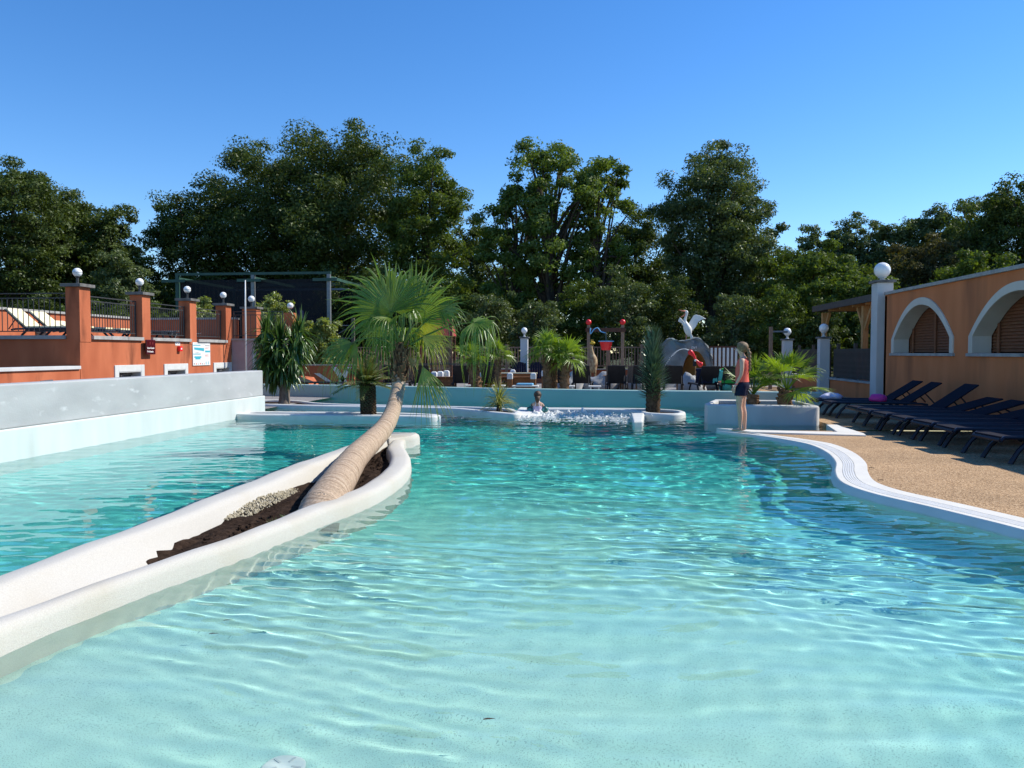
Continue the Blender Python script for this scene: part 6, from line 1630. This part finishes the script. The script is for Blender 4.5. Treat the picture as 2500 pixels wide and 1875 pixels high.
def sitter(px_, py, Yv, lb, hairm, topm, cap=False, zz=.45):
    c = at(px_, py, Yv); t = thing('person', lb, 'person', (c.x, Yv, zz), math.pi / 2)
    J.clear(); E_.clear(); k = c.z - zz
    p0 = J_(-.1, 0, .0, .12, .15); p1 = J_(-.05, 0, k - .62, .10, .14); p2 = J_(-.02, 0, k - .33, .11, .17); p3 = J_(0, 0, k - .22, .05); p4 = J_(.02, 0, k - .16, .08); p5 = J_(.02, 0, k - .06, .08); chain([p0, p1, p2, p3, p4, p5])
    for s in (-1, 1):
        a = J_(-.02, s * .19, k - .34, .05); b = J_(.08, s * .25, k - .56, .042); w = J_(.25, s * .2, k - .62, .03); ha = J_(.32, s * .18, k - .62, .035, .02); chain([p2, a, b, w, ha])
        kn = J_(.35, s * .12, .05, .075); ft = J_(.75, s * .12, .02, .045); chain([p0, kn, ft])
    skin_body('body', J, E_, M['skin'], t, 1)
    m = MB(); m.loft([ell(-.09, 0, .0, .14, .17), ell(-.06, 0, k - .6, .13, .17), ell(-.03, 0, k - .36, .135, .21), ell(-.01, 0, k - .24, .08, .12)], cap=False); m.build('shirt', M[topm], t, smooth=True)
    m = MB(); m.sphere((.005, 0, k - .085), .112, 14, 10, (1, .92, .95)); hr = m.build('hair', M[hairm], t, smooth=True)
    if cap:
        m = MB(); m.sphere((.005, 0, k - .055), .118, 14, 10, (1.02, .96, .8)); m.box(.08, .2, -.07, .07, k - .075, k - .06); m.build('cap', M['navycloth'], t, smooth=True, auto=40)
    return t
sitter(1738, 905, 25.5, 'person in a dark cap sitting behind the navy and mint towel', 'hairdark', 'whitecloth', True)
sitter(1771, 914, 25.3, 'person with brown hair sitting left of the green towel', 'hairdark', 'mint')
sitter(1888, 862, 31.5, 'person in a white shirt bending forward behind the shower post', 'hairdark', 'whitecloth', False, .75)

# foam churned up by the jets
rs = random.Random(6)
fx_ = np.arange(-1.85, 1.0, .022); fy_ = np.arange(16.75, 18.22, .022)
fr_ = np.random.default_rng(8)
def foam_z(X, Y):
    z = 0
    for L0, A0 in ((.5, .030), (.28, .026), (.15, .022), (.09, .018), (.055, .012)):
        for q in range(7):
            a = fr_.uniform(0, 6.28); z = z + A0 * .42 * np.sin((X * math.cos(a) + Y * math.sin(a)) * 6.283 / L0 + fr_.uniform(0, 6.28))
    u = (X + 1.75) / 2.5; d = np.exp(-((Y - 17.5 + .12 * u) / (.42 - .10 * u)) ** 2) * smooth(-1.8, -1.4, X) * (1 - .75 * smooth(-.1, .85, X))
    kid_ = np.exp(-(((X + 1.24) / .22) ** 2 + ((Y - 17.5) / .3) ** 2))
    return (z * (.4 + d) + .085 * d - .035 - .06 * kid_)
v, f = grid_mesh(fx_, fy_, foam_z)
keep = (v[f][:, :, 2] > -.012).any(1); f = f[keep]; use = np.unique(f); mp_ = np.zeros(len(v), int); mp_[use] = np.arange(len(use)); v, f = v[use], mp_[f]
o = np_mesh('foam_crust', v, f, M['foam'], smooth=True); o['kind'] = 'stuff'; setp(o, 'churned white foam crust around the bathing child', 'foam')
fo = MB()
for k in range(1500):
    u = rs.random(); x = -1.7 + 2.45 * u + rs.gauss(0, .08)
    yc = 17.45 - .10 * u; y = yc + rs.gauss(0, .36 * (1 - .4 * u)); d = math.exp(-((y - yc) / .4) ** 2)
    h = .10 * d * (math.exp(-((x + .35) / .7) ** 2) + .5 * math.exp(-((x + 1.3) / .4) ** 2)) * rs.uniform(.0, 1.25)
    if abs(x + 1.24) < .17 and abs(y - 17.6) < .15: continue
    if abs(x + 1.24) < .25 and y < 17.6: h *= .3
    r = rs.uniform(.006, .018) * (.6 + .5 * d)
    fo.sphere((x, y, h), r, 5, 3, (rs.uniform(1, 1.8), rs.uniform(.9, 1.4), rs.uniform(.5, .9)))
for k in range(420):
    x = rs.uniform(-1.6, 1.0); y = 17.0 + rs.gauss(-.5, .35); fo.sphere((x, y, .004), rs.uniform(.006, .022), 5, 3, (2.2, 1, .4))
for k in range(120): fo.sphere((.75 + rs.gauss(0, .2), 16.9 + rs.gauss(0, .15), rs.uniform(0, .12)), rs.uniform(.006, .014), 5, 3)
o = fo.build('water_foam', M['foam'], smooth=True, fix=False); o['kind'] = 'stuff'; setp(o, 'white spray drops thrown up beside the bathing child', 'foam')
# the small spill from the front planter tip
m = MB(); m.loft([[(-3.22 + .012 * k, 15.93 - .01 * math.sin(k), .115) for k in range(5)], [(-3.21 + .015 * k, 15.86 - .02 * math.sin(k * 1.3), .07) for k in range(5)], [(-3.22 + .02 * k, 15.83, .0) for k in range(5)]], cap=False, closed=False)
o = m.build('water_spill', M['foam'], smooth=True, fix=False); setp(o, 'small white water spill at the tip of the front planter', 'water spill')

# ------------------------------------------------------------------ small things in and on the water
dr = thing('floor_inlet', 'round white inlet cover on the pool floor at the bottom of the picture', 'drain', (-1.15, 2.74, float(floor_z(np.array(-1.15), np.array(2.74))) + .004))
MB().lathe([(.085, 0), (.085, .006), (.075, .012), (.03, .015)], 24).build('cover', M['plasticw'], dr, smooth=True, auto=40, recv=True)
for k in range(5):
    a = k * 1.2566; m = MB(); m.bar((math.cos(a) * .03, math.sin(a) * .03, .016), (math.cos(a) * .07, math.sin(a) * .07, .014), .009, .005); m.build('slot', M['greypaint'], dr, recv=True)
for (px_, py, lb) in ((545, 1515, 'small dark leaf in the shallow water near the planter'), (510, 1548, 'second small dark leaf in the shallow water, closer to the camera'), (1180, 1757, 'tiny dark leaf in the shallow water at the bottom centre')):
    d = FW + RT * ((px_ - 1250) / 1878) + UP * ((937.5 - py) / 1878); t_ = (CAM_H - .012) / -d.z; q = Vector((d.x * t_, d.y * t_, .012))
    m = MB(); sword_leaf(m, (0, 0, 0), (1, .3, .05), .05, .016, .1, 3); o = m.build('fallen_leaf', M['bark'], fix=False); o.location = q; setp(o, lb, 'leaf', 'fallen leaves in the pool')
for i, (x, y, l_, a, lb) in enumerate(((3.05, 8.55, .07, .3, 'thin twig on the white grating, nearest of two'), (3.33, 9.45, .06, 2.9, 'thin twig on the white grating, farther one'))):
    m = MB(); m.tube([(0, 0, 0), (l_ * .5 * math.cos(a), l_ * .5 * math.sin(a), .004), (l_ * math.cos(a), l_ * math.sin(a), .0)], .004, 5); o = m.build('twig', M['bark']); o.location = (x, y, .085); setp(o, lb, 'twig')
